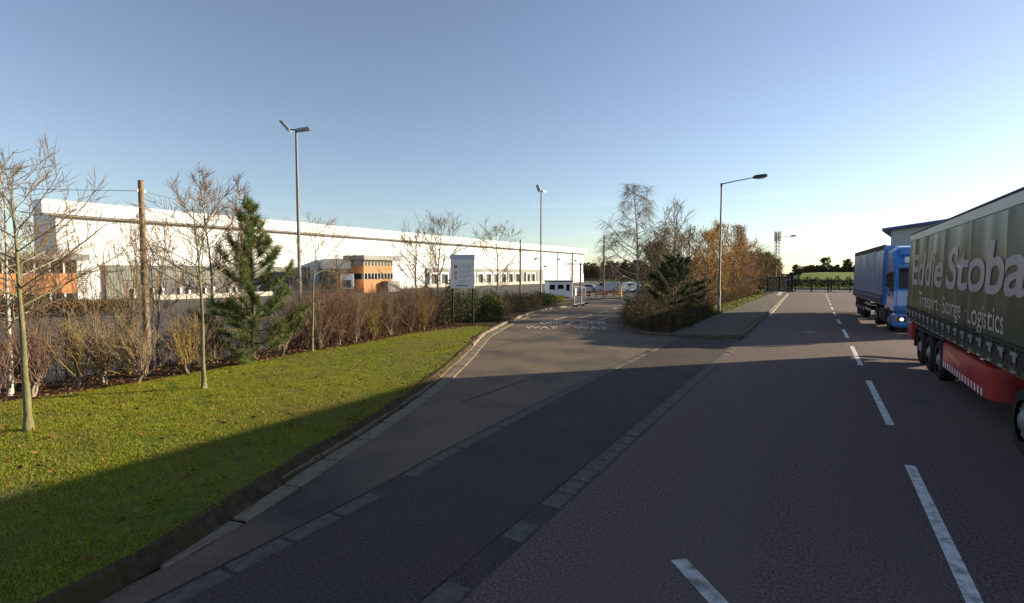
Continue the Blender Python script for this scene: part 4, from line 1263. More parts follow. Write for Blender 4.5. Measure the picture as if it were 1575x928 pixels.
M_MESHW = mat('mesh_wire', (0.30, 0.31, 0.32), rough=.5, metal=.4)
def heras(label, p, q, sign=None, grp='wire fence panels at the yard gate'):
    """temporary site fence panel between two ground points"""
    a, b = Vector(p), Vector(q)
    l = (b - a).length
    t = thing('fence_panel', label, 'fence panel', (a.x, a.y, tz(a.x, a.y)), math.atan2(b.y - a.y, b.x - a.x), grp)
    dz = tz(b.x, b.y) - tz(a.x, a.y)
    Hh = 2.0
    f = MB()
    f.tube([(0, 0, .08), (0, 0, Hh)], .035, 6)
    f.tube([(l, 0, dz + .08), (l, 0, dz + Hh)], .05, 6)
    f.tube([(0, 0, Hh), (l, 0, dz + Hh)], .03, 6)
    f.tube([(0, 0, .2), (l, 0, dz + .2)], .03, 6)
    f.build('frame', M_GALV, t)
    s = [(x, 0, .2 + dz * x / l, x, 0, Hh + dz * x / l, .005, .005) for x in np.arange(.12, l, .13)]
    s += [(0, 0, z, l, 0, z + dz, .005, .005) for z in np.arange(.4, Hh, .28)]
    link('mesh_infill', seg_mesh('mesh_infill', s, 3, M_MESHW), t)['kind'] = 'stuff'
    for x, z in ((0, 0), (l, dz)):
        MB().box((x, 0, z + .07), (.28, .72, .14)).build('foot', M_BLACK, t, bevel=.02, segs=1)
    if sign:
        MB().box((.35, -.06, 1.45), (.75, .02, .75)).build('notice', mat('pale_blue_notice', (0.34, 0.42, 0.50), rough=.5), t)
    return t
heras('wire fence panel with a pale blue notice beside the kerb at the yard gate', (-21.0, 47.2), (-21.7, 50.6), sign=True)
heras('wire fence panel swung back behind the one with the blue notice', (-21.8, 50.9), (-24.0, 57.2))
heras('wire fence panel with a thick pale post on the right of the gate opening', (-26.4, 76.0), (-24.9, 78.8))
heras('wire fence panel at the right end of the gate, beside the island', (-24.7, 79.2), (-21.9, 81.2))
def barrier(label, x, y, rz, c):
    t = thing('barrier', label, 'barrier', (x, y, tz(x, y)), rz, 'roadworks barriers by the yard gate')
    MB().box((0, 0, .85), (2.2, .06, .3)).box((0, 0, .4), (2.2, .06, .25)).build('board', c, t)
    for s in (-.9, .9):
        MB().box((s, 0, .5), (.07, .07, 1.0)).box((s, 0, .05), (.12, .6, .1)).build('leg', M_DARKM, t)
M_OR = mat('orange_plastic', (0.52, 0.13, 0.04), (0.58, 0.18, 0.05), rough=.5, scale=4)
barrier('red barrier board behind the wire panel with the notice', -32.4, 76.5, R(25), mat('red_paint', (0, 0, 0)))
barrier('orange barrier board under the far timber pole', -31.5, 82.0, R(30), M_OR)
barrier('orange barrier board between the two gate fence panels', -29.0, 83.5, R(30), M_OR)
mk = thing('marker_post', 'stack of yellow marker blocks beside the pale gate post', 'marker', (-28.2, 82.0, GZ0))
for k in range(4):
    MB().box((0, 0, .25 + k * .42), (.45, .3, .28)).build('block', M_YELLOW, mk, bevel=.02, segs=1)
MB().tube([(0, 0, 0), (0, 0, 1.9)], .05, 6).build('post', M_DARKM, mk)
gp = thing('height_barrier', 'dark frame post with a crossbar standing beyond the yard gate', 'barrier', (-41.6, 96.5, GZ0), R(31))
MB().tube([(0, 0, 0), (0, 0, 6.0)], .18, 6).build('post', M_DARKM, gp)
MB().box((-1.5, 0, 5.8), (4.2, .14, .2)).box((.55, 0, 4.9), (.14, .14, 1.9)).build('crossbar', M_GALV, gp)

def car(name, label, x, y, rz, col, van=False):
    t = thing(name, label, 'van' if van else 'car', (x, y, tz(x, y)), rz)
    if van:
        prof = [(-2.5, .35), (-2.5, .95), (-2.0, 1.2), (-1.45, 2.0), (-1.2, 2.1), (2.4, 2.1), (2.5, 1.9), (2.5, .35)]
        win = [(-1.85, 1.25), (-1.4, 1.88), (-.7, 1.88), (-.7, 1.25)]
    else:
        prof = [(-2.1, .3), (-2.15, .75), (-1.2, .95), (-.55, 1.42), (.9, 1.45), (1.6, 1.0), (2.1, .92), (2.1, .3)]
        win = [(-.95, .98), (-.5, 1.34), (.85, 1.36), (1.35, .98)]
    MB().prism(prof, 1, -.86, .86).build('body', col, t, bevel=.06)
    for s in (-.87, .865):
        MB().prism(win, 1, s, s + .006).build('window', M_GLASS, t)
    for wx in (-1.35, 1.35):
        for s in (-.9, .68):
            wl = MB().tube([(wx, s, .32), (wx, s + .22, .32)], .32, 14).build('wheel', M_BLACK, t)
            MB().tube([(wx, s - .005, .32), (wx, s + .225, .32)], .19, 10).build('rim', M_GALV, wl)
M_SILV = mat('silver_car_paint', (0.42, 0.45, 0.50), rough=.35, metal=.3, coat=.4)
car('parked_car', 'silver car parked beyond the yard gate, left of the far timber pole', -43.8, 106.0, R(12), M_SILV)
car('parked_van', 'pale blue-grey van parked right behind the far timber pole', -38.5, 104.0, R(8), mat('pale_van_paint', (0.50, 0.53, 0.60), rough=.35, coat=.4), van=True)
car('parked_van', 'white van parked beyond the gate, right of the pale blue-grey van', -33.8, 105.0, R(60), M_WHITE, van=True)

# ------------------------------------------------------------------ railings behind the low hedge
fn = thing('wire_fence', 'thin grey wire fence on posts behind the long low hedge', 'fence', (-19.5, 27, 0))
fp = smooth_path([(-19.0, 24.5), (-20.6, 29), (-22.4, 34), (-24.0, 38.5), (-25.6, 43)], 2.7)
for x, y in fp:
    z = tz(x, y)
    MB().tube([(x + 19.5, y - 27, z - .1), (x + 19.5, y - 27, z + 2.05)], .035, 5).build('post', M_DARKM, fn)
rows = []
for (x0, y0), (x1, y1) in zip(fp, fp[1:]):
    for k in range(16):
        f = k / 16
        x, y = x0 + (x1 - x0) * f, y0 + (y1 - y0) * f
        z = tz(x, y)
        rows.append((x + 19.5, y - 27, z + .05, x + 19.5, y - 27, z + 1.95, .008, .008))
    for h in (.3, 1.1, 1.9):
        rows.append((x0 + 19.5, y0 - 27, tz(x0, y0) + h, x1 + 19.5, y1 - 27, tz(x1, y1) + h, .012, .012))
link('railings', seg_mesh('railings', rows, 4, M_POST), fn)['kind'] = 'stuff'

# ------------------------------------------------------------------ site notice board
M_GATE0 = mat('black_post_paint', (0.016, 0.016, 0.017), rough=.7, spec=.15)
nb = thing('notice_board', 'grey site notice board on two dark posts at the end of the lawn', 'notice board', (-15.24, 20.64, .13), R(33))
for s in (-.50, .50):
    MB().tube([(s, .05, -.1), (s, .05, 2.0)], .045, 8)  .build('post', M_GATE0, nb, smooth=True)
M_BOARD = mat('board_grey', (0.76, 0.73, 0.69), (0.82, 0.79, 0.75), rough=.6, scale=1.5)
bd = MB().lohi((-.60, -.03, 1.80), (.60, .03, 3.48)).build('board', M_BOARD, nb, bevel=.012, segs=1)
MB().lohi((-.60, -.034, 3.23), (.60, -.0305, 3.475)).build('header_band', mat('header_blue_grey', (0.50, 0.54, 0.60), rough=.6), bd)
MB().lohi((-.598, -.033, 3.00), (.598, -.0305, 3.008)).build('rule', M_DARKM, bd)
M_RED = mat('sign_red', (0.50, 0.03, 0.05), rough=.5)
M_INK = mat('sign_ink', (0.03, 0.03, 0.035), rough=.6)
MB().lohi((-.42, -.036, 2.80), (-.27, -.0305, 2.95)).build('red_square', M_RED, bd)
MB().lohi((-.40, -.039, 2.865), (-.29, -.0365, 2.885)).build('bar', M_WHITE, bd)
def ring(cx, cz, r0, r1, name):
    m = MB()
    n = 24
    vs = []
    for k in range(n):
        a = 2 * PI * k / n
        for r in (r0, r1):
            vs.append((cx + r * math.cos(a), -.036, cz + r * math.sin(a)))
    m.add(vs, [(2 * k, 2 * ((k + 1) % n), 2 * ((k + 1) % n) + 1, 2 * k + 1) for k in range(n)])
    return m.build(name, M_RED, bd)
for cz in (2.57, 2.33):
    ring(-.345, cz, .058, .08, 'red_ring')
MB().box((-.345, -.0345, 2.57), (.075, .004, .035)).build('pictogram', M_INK, bd)
MB().box((-.345, -.0345, 2.33), (.022, .004, .11), 0).build('pictogram', M_RED, bd)
def line(body, x, z, h, bold=0.0, wd=None):
    me = text_mesh('lettering', body, h * 1.35, M_INK, bold=bold, width=wd)
    link('lettering', me, bd, (x, -.0335, z), (R(90), 0, 0))
for body, x, z, wd in (('All visitors must', -.17, 2.905, .54), ('report to security', -.17, 2.815, .58), ('To park any vehicle', -.17, 2.645, .58), ('you need a permit', -.17, 2.555, .50),
                       ('No smoking anywhere', -.17, 2.415, .64), ('on this site', -.17, 2.325, .30), ('All deliveries, vehicles', -.20, 2.155, .58), ('to control', -.20, 2.065, .30)):
    line(body, x, z, .055, 0.0, wd)
line('KEEP ON LEFT', -.31, 1.90, .075, .004, .58)

# ------------------------------------------------------------------ columns, poles and wires
def flood_column(label, x, y, Hc):
    t = thing('floodlight_column', label, 'floodlight', (x, y, tz(x, y)), 0, 'floodlight columns in the yard')
    MB().tube([(0, 0, 0), (0, 0, 1.4), (0, 0, 1.45), (0, 0, Hc)], [.15, .15, .12, .075], 10).build('pole', M_POST, t, smooth=True)
    MB().tube([(-.55, -.33, Hc + .02), (.45, .27, Hc + .02)], .04, 6).build('crossarm', M_DARKM, t)
    for s, dx, tilt, rz in ((0, -.62, R(48), R(31)), (1, .46, R(-8), R(31))):
        h = MB().box((0, 0, 0), (.92, .42, .17), 0, 0, .8).mesh('lamp_head', [M_GALV], bevel=.03)
        lo = link('lamp_head', h, t, (dx * .86 + (-.06 if s == 0 else .05), dx * .51, Hc + (.26 if s == 0 else .04)), (0, tilt, rz))
        link('lens', MB().lohi((-.36, -.17, -.105), (.36, .17, -.087)).mesh('lens', M_LENS), lo)
    return t
flood_column('tall grey floodlight column with two tilted lamps beside the green pine', -28.71, 21.27, 11.75 + 1.3)
flood_column('tall grey floodlight column with two lamps near the gatehouse', -27.94, 53.2, 12.0 + 1.25).rotation_euler = (0, 0, R(62))

def street_lamp(label, x, y):
    t = thing('street_lamp', label, 'street lamp', (x, y, tz(x, y) + .1), 0, 'street lamps along the road')
    MB().tube([(0, 0, 0), (0, 0, 1.35), (0, 0, 1.45), (0, 0, 8.35)], [.105, .10, .07, .052], 12).build('column', M_POST, t, smooth=True)
    MB().lohi((-.05, -.109, .45), (.05, -.09, 1.0)).build('access_door', M_GALV, t)
    MB().tube([(0, 0, 8.15), (0, 0, 8.36)], .075, 10).build('collar', M_DARKM, t, smooth=True)
    MB().tube([(0, 0, 8.30), (.7, 0, 8.41), (1.9, 0, 8.55)], [.04, .033, .028], 8).build('arm', M_POST, t, smooth=True)
    h = MB().prism([(1.8, 8.50), (2.0, 8.47), (2.62, 8.52), (2.66, 8.58), (2.60, 8.70), (2.0, 8.68), (1.82, 8.60)], 1, -.15, .15).build('lamp_head', M_DARKM, t, bevel=.03)
    MB().prism([(2.08, 8.425), (2.5, 8.455), (2.56, 8.515), (2.02, 8.47)], 1, -.11, .11).build('lens', M_LENS, h, bevel=.015)
    return t
lp1 = street_lamp('grey street lamp leaning over the road beside the autumn trees, the nearer one', -5.55, 35.5)
lp2 = copy_tree(lp1)
lp2.location = (-5.9, 91.5, -.1)
lp2['label'] = 'far street lamp standing at the end of the footway near the black gates'

def timber_pole(label, x, y, ztop, r):
    t = thing('timber_pole', label, 'pole', (x, y, tz(x, y)), 0, 'timber poles in the yard')
    h = ztop - tz(x, y)
    MB().tube([(0, 0, -.2), (0, 0, h * .5), (0, 0, h)], [r, r * .93, r * .8], 10).build('pole', M_WOOD, t, smooth=True)
    MB().tube([(0, 0, h + .001), (0, 0, h + .03)], [r * .85, r * .7], 10).build('cap', M_DARKM, t, smooth=True)
    MB().box((0, 0, h - .45), (.08, r * 2.5, .12)).build('bracket', M_GALV, t)
    return t
timber_pole('thick brown timber pole standing among the saplings on the left', -27.1, 11.73, 6.95, .15)
timber_pole('thin dark timber pole right of the vase-shaped bare tree', -29.0, 50.2, 6.4, .12)
timber_pole('thin dark timber pole standing alone beyond the yard gate', -30.3, 79.8, 8.8, .15)
def wire(label, a, b, sag):
    a, b = Vector(a), Vector(b)
    pts = []
    for i in range(25):
        f = i / 24
        p = a.lerp(b, f)
        p.z -= sag * 4 * f * (1 - f)
        pts.append(p)
    o = MB().tube(pts, .014, 4).build('overhead_wire', M_DARKM)
    tag(o, label, 'wire')
wire('overhead wire running left from the thick brown timber pole', (-27.1, 11.73, 6.5), (-62.0, -9.0, 8.4), .35)
wire('overhead wire sagging from the thick brown pole to the thin dark pole', (-27.1, 11.73, 6.5), (-29.0, 50.2, 6.2), 1.3)
wire('overhead wire between the two thin dark poles', (-29.0, 50.2, 6.2), (-30.3, 79.8, 8.4), .5)

# lattice mast far beyond the lamp
ms = thing('lattice_mast', 'grey lattice radio mast rising behind the farther street lamp', 'mast', (-14.2, 224.6, tz(-14, 224)), R(20))
hm = 18.2 - tz(-14, 224)
rows = []
cs = [(-.75, -.75), (.75, -.75), (.75, .75), (-.75, .75)]
for (x, y), (x2, y2) in zip(cs, cs[1:] + cs[:1]):
    rows.append((x, y, 0, x, y, hm, .10, .10))
    for k in range(int(hm / 1.3)):
        z = k * 1.3
        rows.append((x, y, z, x2, y2, z + 1.3, .06, .06))
        rows.append((x, y, z + 1.3, x2, y2, z + 1.3, .06, .06))
link('lattice', seg_mesh('lattice', rows, 4, M_GALV), ms)['kind'] = 'stuff'
an = []
for k in range(6):
    a = k * PI / 3
    an.append((1.1 * math.cos(a), 1.1 * math.sin(a), hm - 3.2, 1.1 * math.cos(a), 1.1 * math.sin(a), hm + .6, .17, .17))
link('antennas', seg_mesh('antennas', an, 6, M_POST), ms)

# ------------------------------------------------------------------ black gates at the end of the road
M_GATE = mat('black_gate_paint', (0.014, 0.016, 0.015), (0.024, 0.026, 0.024), rough=.6, scale=6)
def gate(name, label, cat, x0, y0, x1, y1, Hh, pitch, posts, sign=False, pw=.045):
    a, b = Vector((x0, y0)), Vector((x1, y1))
    l = (b - a).length
    t = thing(name, label, cat, (x0, y0, tz(x0, y0)), math.atan2(y1 - y0, x1 - x0))
    for i in range(posts):
        x = l * i / (posts - 1)
        MB().box((x, 0, (Hh + .1) / 2), (.15, .15, Hh + .1)).build('post', M_GATE, t)
    MB().box((l / 2, 0, Hh - .2), (l, .06, .1)).box((l / 2, 0, .3), (l, .06, .1)).build('rail', M_GATE, t)
    me = MB().prism([(-pw, .08), (pw, .08), (pw, Hh - .12), (0, Hh), (-pw, Hh - .12)], 1, -.055, -.035).mesh('pale', M_GATE)
    n = int(l / pitch)
    for i in range(n):
        link('pale', me, t, ((i + .5) * l / n, 0, 0))
    if sign:
        MB().box((l * .62, -.09, 1.42), (1.1, .03, .62)).build('notice', M_WHITE, t, bevel=.01, segs=1)
    return t
gate('palisade_fence', 'black palisade fence panel left of the gates at the end of the road', 'fence', -6.6, 86.0, -3.4, 85.0, 2.35, .16, 3, pw=.065)
gate('palisade_fence', 'short black fence return beside the left gate', 'fence', -3.3, 84.9, -3.1, 80.5, 2.35, .16, 3, pw=.065)
gate('entrance_gate', 'left leaf of the black gates across the end of the road', 'gate', -3.0, 86.0, 1.2, 87.0, 1.75, .30, 3, pw=.025)
gate('entrance_gate', 'right leaf of the black gates, with a white notice on it', 'gate', 1.5, 87.0, 8.5, 88.5, 1.75, .30, 4, sign=True, pw=.025)
hedge('hedge', 'dark brown hedge in front of the green bank, behind the black gates', [(-8, 102), (4, 104), (22, 107)], 2.4, 1.75, 300, 17000, M_TWIG, M_DULLL, .2, seed=33)

# ------------------------------------------------------------------ lorries
M_CHAS = mat('chassis_black', (0.016, 0.016, 0.017), (0.03, 0.028, 0.027), rough=.7, scale=6)
M_RIM = mat('wheel_rim', (0.20, 0.20, 0.20), (0.30, 0.29, 0.28), rough=.5, metal=.4, scale=9)
M_REDP = mat('red_paint', (0.42, 0.03, 0.025))
M_HEADL = mat('lit_headlight', (0.9, 0.9, 0.85), rough=.2, emit=(1.0, 0.95, 0.85, 0.6))
M_DEADL = mat('unlit_headlight', (0.45, 0.47, 0.5), rough=.12, spec=.6)
M_AMBER = mat('amber_lens', (0.5, 0.16, 0.02), rough=.3)
M_REDL = mat('red_lens', (0.4, 0.02, 0.02), rough=.3)
M_ALU = mat('aluminium_rail', (0.27, 0.27, 0.26), (0.34, 0.34, 0.33), rough=.38, metal=.5, scale=3, stretch=(1, .2, 1))
M_SILVB = mat('buckle_steel', (0.36, 0.36, 0.34), rough=.35, metal=.4)

def wheel(parent, x, y, r=.50, w=.32, name='wheel', side=-1):
    prof = [(-w / 2, r * .62), (-w / 2, r * .9), (-w / 2 + .05, r), (w / 2 - .05, r), (w / 2, r * .9), (w / 2, r * .62)]
    n = 28
    m = MB()
    vs = []
    for k in range(n):
        a = 2 * PI * k / n
        for px, pr in prof:
            vs.append((px, math.cos(a) * pr, math.sin(a) * pr))
    q = len(prof)
    m.add(vs, [(k * q + i, k * q + i + 1, ((k + 1) % n) * q + i + 1, ((k + 1) % n) * q + i) for k in range(n) for i in range(q - 1)])
    t = link(name, m.mesh('tyre', M_BLACK, smooth=True), parent, (x, y, r))
    rm = MB()
    rm.tube([(side * (w / 2 - .09), 0, 0), (side * (w / 2 - .06), 0, 0)], [r * .625, r * .61], 24)
    rm.tube([(side * (w / 2 - .08), 0, 0), (side * (w / 2 - .02), 0, 0), (side * (w / 2 + .02), 0, 0)], [r * .36, r * .33, r * .2], 16)
    link('rim', rm.mesh('rim', M_RIM, smooth=True), t)
    nuts = MB()
    for k in range(10):
        a = 2 * PI * k / 10
        nuts.box((side * (w / 2 - .05), math.cos(a) * r * .47, math.sin(a) * r * .47), (.05, .035, .035))
    link('wheel_nuts', nuts.mesh('wheel_nuts', M_RIM), t)
    return t

def curtain_mesh(L_, z0, z1, m, seed, posts):
    """tautliner curtain: soft vertical folds, pushed out a little at the pillars"""
    rr = np.random.default_rng(seed)
    ny, nz_ = int(L_ / .07), 16
    y = np.linspace(.05, L_ - .05, ny)
    z = np.linspace(z0, z1, nz_)
    Y, Z = np.meshgrid(y, z)
    f = (Z - z0) / (z1 - z0)
    ph = rr.uniform(0, 6.28, 6)
    wv = .010 * np.sin(Y * 5.2 + ph[0] + .8 * np.sin(Y * 1.3)) + .006 * np.sin(Y * 10.4 + ph[1]) * (1 - f) + .007 * np.sin(Y * 2.3 + ph[2]) * f
    out = .02 + .035 * np.sin(PI * np.clip(f, 0, 1)) * (.7 + .3 * np.sin(Y * .9 + ph[3])) + wv
    for p in posts:
        g = np.exp(-((Y - p) / .09) ** 2) * ss(.45, .95, f)
        out += .045 * g
    V = np.stack([-(1.255 + out), Y, Z], axis=2).reshape(-1, 3)
    idx = np.arange(ny * nz_).reshape(nz_, ny)
    F = np.stack([idx[:-1, :-1].ravel(), idx[1:, :-1].ravel(), idx[1:, 1:].ravel(), idx[:-1, 1:].ravel()], axis=1)
    return np_mesh('curtain', V, F, m, smooth=True)

def lorry(label, loc, rz, Lt, H, cur, cab, front, guard, lit, roofz, strap_z=1.62, words=None, posts=()):
    t = thing('lorry', label, 'lorry', loc, rz, 'articulated lorries parked on the right of the road')
    # --- trailer
    MB().lohi((-.5, .4, .82), (-.38, Lt - .1, 1.12)).lohi((.38, .4, .82), (.5, Lt - .1, 1.12)).lohi((-1.2, .1, 1.10), (1.2, Lt - .02, 1.2)).build('chassis', M_CHAS, t)
    MB().lohi((-1.235, .06, 1.205), (1.235, Lt - .06, H - .24)).build('load_body', M_CHAS, t)
    MB().lohi((-1.285, 0, 1.13), (-1.21, Lt, 1.27)).lohi((1.21, 0, 1.13), (1.285, Lt, 1.27)).build('side_rave', cur['rave'], t, bevel=.01, segs=1)
    MB().lohi((-1.292, -.01, H - .235), (-1.20, Lt + .01, H)).lohi((1.20, -.01, H - .235), (1.292, Lt + .01, H)).build('cant_rail', cur['rail'], t, bevel=.025)
    MB().lohi((-1.305, -.02, H + .002), (-1.18, Lt + .02, H + .03)).build('roof_edge', M_BLUEROOF, t, bevel=.008, segs=1)
    MB().lohi((-1.2, .0, H - .06), (1.2, Lt, H - .01)).build('roof_sheet', M_WHITE, t)
    MB().lohi((-1.285, -.06, 1.13), (1.285, .04, H - .02)).build('headboard', front, t, bevel=.02)
    rd = MB().lohi((-1.28, Lt - .05, 1.13), (1.28, Lt + .03, H - .01)).build('rear_frame', cur['rail'], t, bevel=.015, segs=1)
    for s in (-1, 1):
        d = MB().lohi((min(s * .02, s * 1.2), Lt + .031, 1.25), (max(s * .02, s * 1.2), Lt + .06, H - .15)).build('rear_door', M_WHITE, t, bevel=.01, segs=1)
        MB().tube([(s * .25, Lt + .08, 1.2), (s * .25, Lt + .08, H - .2)], .02, 6).build('lock_bar', M_GALV, d)
    link('curtain', curtain_mesh(Lt, 1.24, H - .22, cur['mat'], 4, posts), t)
    MB().lohi((1.256, .05, 1.275), (1.275, Lt - .05, H - .236)).build('far_curtain', cur['mat'], t)
    MB().lohi((-1.322, .06, 1.285), (-1.300, Lt - .06, 1.53)).build('buckle_band', M_CHAS, t)
    hem = MB().lohi((-1.325, .06, strap_z - .06), (-1.312, Lt - .06, strap_z - .02)).build('hem', M_CHAS, t)
    ns = int((Lt - .5) / .60)
    sm = MB().lohi((-1.335, -.028, 1.16), (-1.322, .028, strap_z - .02)).mesh('strap', cur['strap'])
    bm_ = MB().lohi((-1.365, -.125, 1.455), (-1.337, .125, 1.51)).lohi((-1.35, -.05, 1.36), (-1.337, .05, 1.455)).mesh('buckle', M_SILVB)
    hm_ = MB().lohi((-1.36, -.09, 1.20), (-1.337, .09, 1.235)).mesh('hook', M_SILVB)
    for k in range(ns):
        y = .35 + k * (Lt - .7) / (ns - 1)
        s = link('strap', sm, t, (0, y, 0))
        link('buckle', bm_, s)
        link('hook', hm_, s)
    for k in range(7):
        MB().lohi((-1.297, .9 + k * (Lt - 1.8) / 6, 1.14), (-1.287, 1.02 + k * (Lt - 1.8) / 6, 1.18)).build('marker_light', M_AMBER, t)
    for y in (Lt - 2.35, Lt - 3.72, Lt - 5.09):
        for s in (-1, 1):
            wheel(t, s * 1.07, y, .50, .34, side=s)
        MB().tube([(-.95, y, .5), (.95, y, .5)], .07, 8).build('axle', M_CHAS, t)
    for s in (-1, 1):
        MB().prism([(Lt - 1.55, .42), (Lt - 1.5, .42), (Lt - 1.5, 1.06), (Lt - 5.85, 1.11), (Lt - 5.85, 1.06), (Lt - 1.55, 1.0)], 0, s * 1.24 - .03 if s < 0 else .9, s * .9 if s < 0 else 1.27).build('mudguard', M_CHAS, t)
    if guard:
        g0, g1 = guard
        pl = [(-1.27, g1), (-1.27, g0 + .35), (-1.22, g0 + .12), (-1.08, g0 + .02), (-.55, g0)]
        vs, fs = [], []
        for x, y in pl:
            vs += [(x, y, .45), (x, y, 1.02), (x + .07, y + .04, 1.06), (x + .05, y + .04, .45)]
        for i in range(len(pl) - 1):
            for k in range(4):
                fs.append((i * 4 + k, (i + 1) * 4 + k, (i + 1) * 4 + (k + 1) % 4, i * 4 + (k + 1) % 4))
        fs += [(3, 2, 1, 0), tuple(len(pl) * 4 - 4 + k for k in range(4))]
        sg = MB().add(vs, fs).build('side_guard', M_REDG, t, smooth=True)
        MB().prism([(g0 - 1.0, .40), (g1, .40), (g1, 1.09), (g0 - 1.0, 1.09)], 0, 1.22, 1.27).build('far_side_guard', M_REDG, t, bevel=.01, segs=1)  # far guard carried further forward to block sun under the trailer
        MB().prism([(g1 + .02, .32), (Lt - 3.0, .32), (Lt - 3.0, 1.08), (g1 + .02, 1.08)], 0, 1.245, 1.272).build('far_sun_blocker', M_REDG, t, bevel=.01, segs=1)  # added unseen plate that stops sun coming between the far wheels
        n = 15
        me = MB().add([(-1.276, -.02, .46), (-1.276, .075, .46), (-1.276, .115, .60), (-1.276, .02, .60)], [(0, 1, 2, 3)]).mesh('stripe', M_WHITE)
        for k in range(n):
            link('stripe', me, sg, (0, g0 + .42 + k * (g1 - g0 - .6) / (n - 1), 0))
        MB().lohi((-1.25, Lt - .78, .52), (-.75, Lt - .70, 1.08)).lohi((-1.26, Lt - .70, .62), (-1.20, Lt - .02, 1.08)).build('rear_wing', M_REDG, t, bevel=.01, segs=1)
    else:
        for z in (.55, .85):
            MB().lohi((-1.25, 4.4, z), (-1.21, Lt - 5.9, z + .13)).build('side_rail', M_GALV, t)
    MB().lohi((-1.15, Lt - .15, .48), (1.15, Lt - .03, .62)).build('bumper_bar', M_CHAS, t)
    for s in (-1, 1):
        MB().box((s * .95, Lt + .04, .98), (.4, .06, .14)).build('tail_light', M_REDL, t)
        MB().lohi((min(s * .62, s * .76), 2.5, .28), (max(s * .62, s * .76), 2.64, 1.1)).lohi((min(s * .55, s * .83), 2.42, .2), (max(s * .55, s * .83), 2.72, .27)).build('landing_leg', M_CHAS, t)
    # --- tractor unit: its front at y = -2.8
    MB().lohi((-.45, -2.2, .62), (.45, 3.2, .92)).lohi((-.5, .9, .93), (.5, 2.3, 1.07)).build('tractor_frame', M_CHAS, t)
    prof = [(-2.74, .93), (-2.80, 1.25), (-2.76, 1.9), (-2.46, 3.0), (-2.28, 3.22), (-2.18, 3.4), (-1.75, roofz - .10), (-1.35, roofz), (-.62, roofz), (-.62, 1.0), (-.78, .93)]
    cb = MB().prism(prof, 0, -1.22, 1.22).build('cab', cab, t, bevel=.10, segs=3)
    MB().prism([(-2.82, .30), (-2.86, .42), (-2.84, .90), (-1.95, .925), (-1.95, .45), (-2.05, .30)], 0, -1.235, 1.235).build('bumper', cab, t, bevel=.06)
    gl = MB()
    def fy(z):
        return float(np.interp(z, [1.25, 1.9, 3.0], [-2.80, -2.76, -2.46])) - .012
    ws = [(-1.10, 2.0), (1.10, 2.0), (1.05, 2.86), (-1.05, 2.86)]
    MB().add([(x, fy(z), z) for x, z in ws] + [(x, fy(z) + .05, z) for x, z in ws], [(0, 1, 2, 3), (4, 7, 6, 5), (0, 4, 5, 1), (1, 5, 6, 2), (2, 6, 7, 3), (3, 7, 4, 0)]).build('windscreen', M_GLASS, t)
    MB().tube([(-.6, fy(2.05) - .02, 2.03), (-.1, fy(2.25) - .02, 2.3)], .012, 4).tube([(.5, fy(2.05) - .02, 2.03), (1.0, fy(2.25) - .02, 2.3)], .012, 4).build('wiper', M_CHAS, t)
    MB().prism([(-2.62, 2.90), (-2.95, 2.94), (-2.93, 3.06), (-2.46, 3.12)], 0, -1.16, 1.16).build('sun_visor', cab, t, bevel=.02)
    MB().prism([(-2.52, 3.14), (-2.40, 3.42), (-2.30, 3.42), (-2.30, 3.14)], 0, -.85, .85).build('roof_light_box', mat('light_box_white', (.62, .63, .62), rough=.25), t, bevel=.02)
    MB().prism([(-2.3, 3.5), (-1.7, roofz + .02), (-.7, roofz + .12), (-.7, roofz - .3), (-2.0, 3.3)], 0, -1.0, 1.0).build('roof_deflector', cab, t, bevel=.05)
    for s in (-1, 1):
        x0, x1 = sorted((s * 1.221, s * 1.232))
        MB().prism([(-2.62, 1.96), (-2.42, 2.70), (-1.45, 2.72), (-1.45, 1.86), (-2.3, 1.86)], 0, x0, x1).build('side_window', M_GLASS, t)
        d0, d1 = sorted((s * 1.215, s * 1.2265))
        dr_ = MB().prism([(-2.66, 1.0), (-2.66, 1.84), (-2.4, 2.8), (-1.38, 2.8), (-1.38, 1.0)], 0, d0, d1).build('door', cab, t)
        MB().box((s * 1.24, -1.5, 1.65), (.04, .18, .05)).build('handle', M_CHAS, dr_)
        w0, w1 = sorted((s * .72, s * 1.236))
        MB().prism([(-1.35 + .66 * math.cos(a), .5 + .62 * math.sin(a)) for a in np.linspace(.35, PI - .35, 12)] + [(-1.35 + .54 * math.cos(a), .5 + .52 * math.sin(a)) for a in np.linspace(PI - .35, .35, 12)], 0, w0, w1).build('wheel_arch', M_CHAS, t)
        wheel(t, s * 1.06, -1.35, .50, .30, side=s)
        wheel(t, s * .98, 2.25, .50, .52, name='drive_wheel', side=s)
        mr = MB().box((s * 1.42, -2.62, 2.38), (.22, .13, .62)).build('mirror', M_CHAS, t, bevel=.03)
        MB().tube([(s * 1.2, -2.6, 2.72), (s * 1.42, -2.62, 2.72)], .025, 6).build('mirror_arm', M_CHAS, mr)
        MB().box((s * .95, -2.872, .66), (.34, .05, .22)).build('headlight_housing', M_CHAS, t, bevel=.02)
        MB().tube([(s * .95, -2.905, .66), (s * .95, -2.89, .66)], .078, 14).build('headlight', M_HEADL if (lit and s < 0) else M_DEADL, t)
        MB().box((s * 1.14, -2.85, .66), (.10, .06, .16)).build('indicator', M_AMBER, t)
        f0, f1 = sorted((s * .62, s * 1.2))
        MB().prism([(-.45, .33), (-.45, .96), (1.66, .96), (1.66, .33)], 0, f0, f1).build('fuel_tank', M_GALV if not lit else M_CHAS, t, bevel=.08, segs=3)  # tank lengthened to close a sunlit gap under the lorry
        for z in (.38, .68):
            MB().lohi((min(s * .9, s * 1.24), -2.3 + (z - .38) * .2, z), (max(s * .9, s * 1.24), -2.0, z + .05)).build('step', M_CHAS, t)
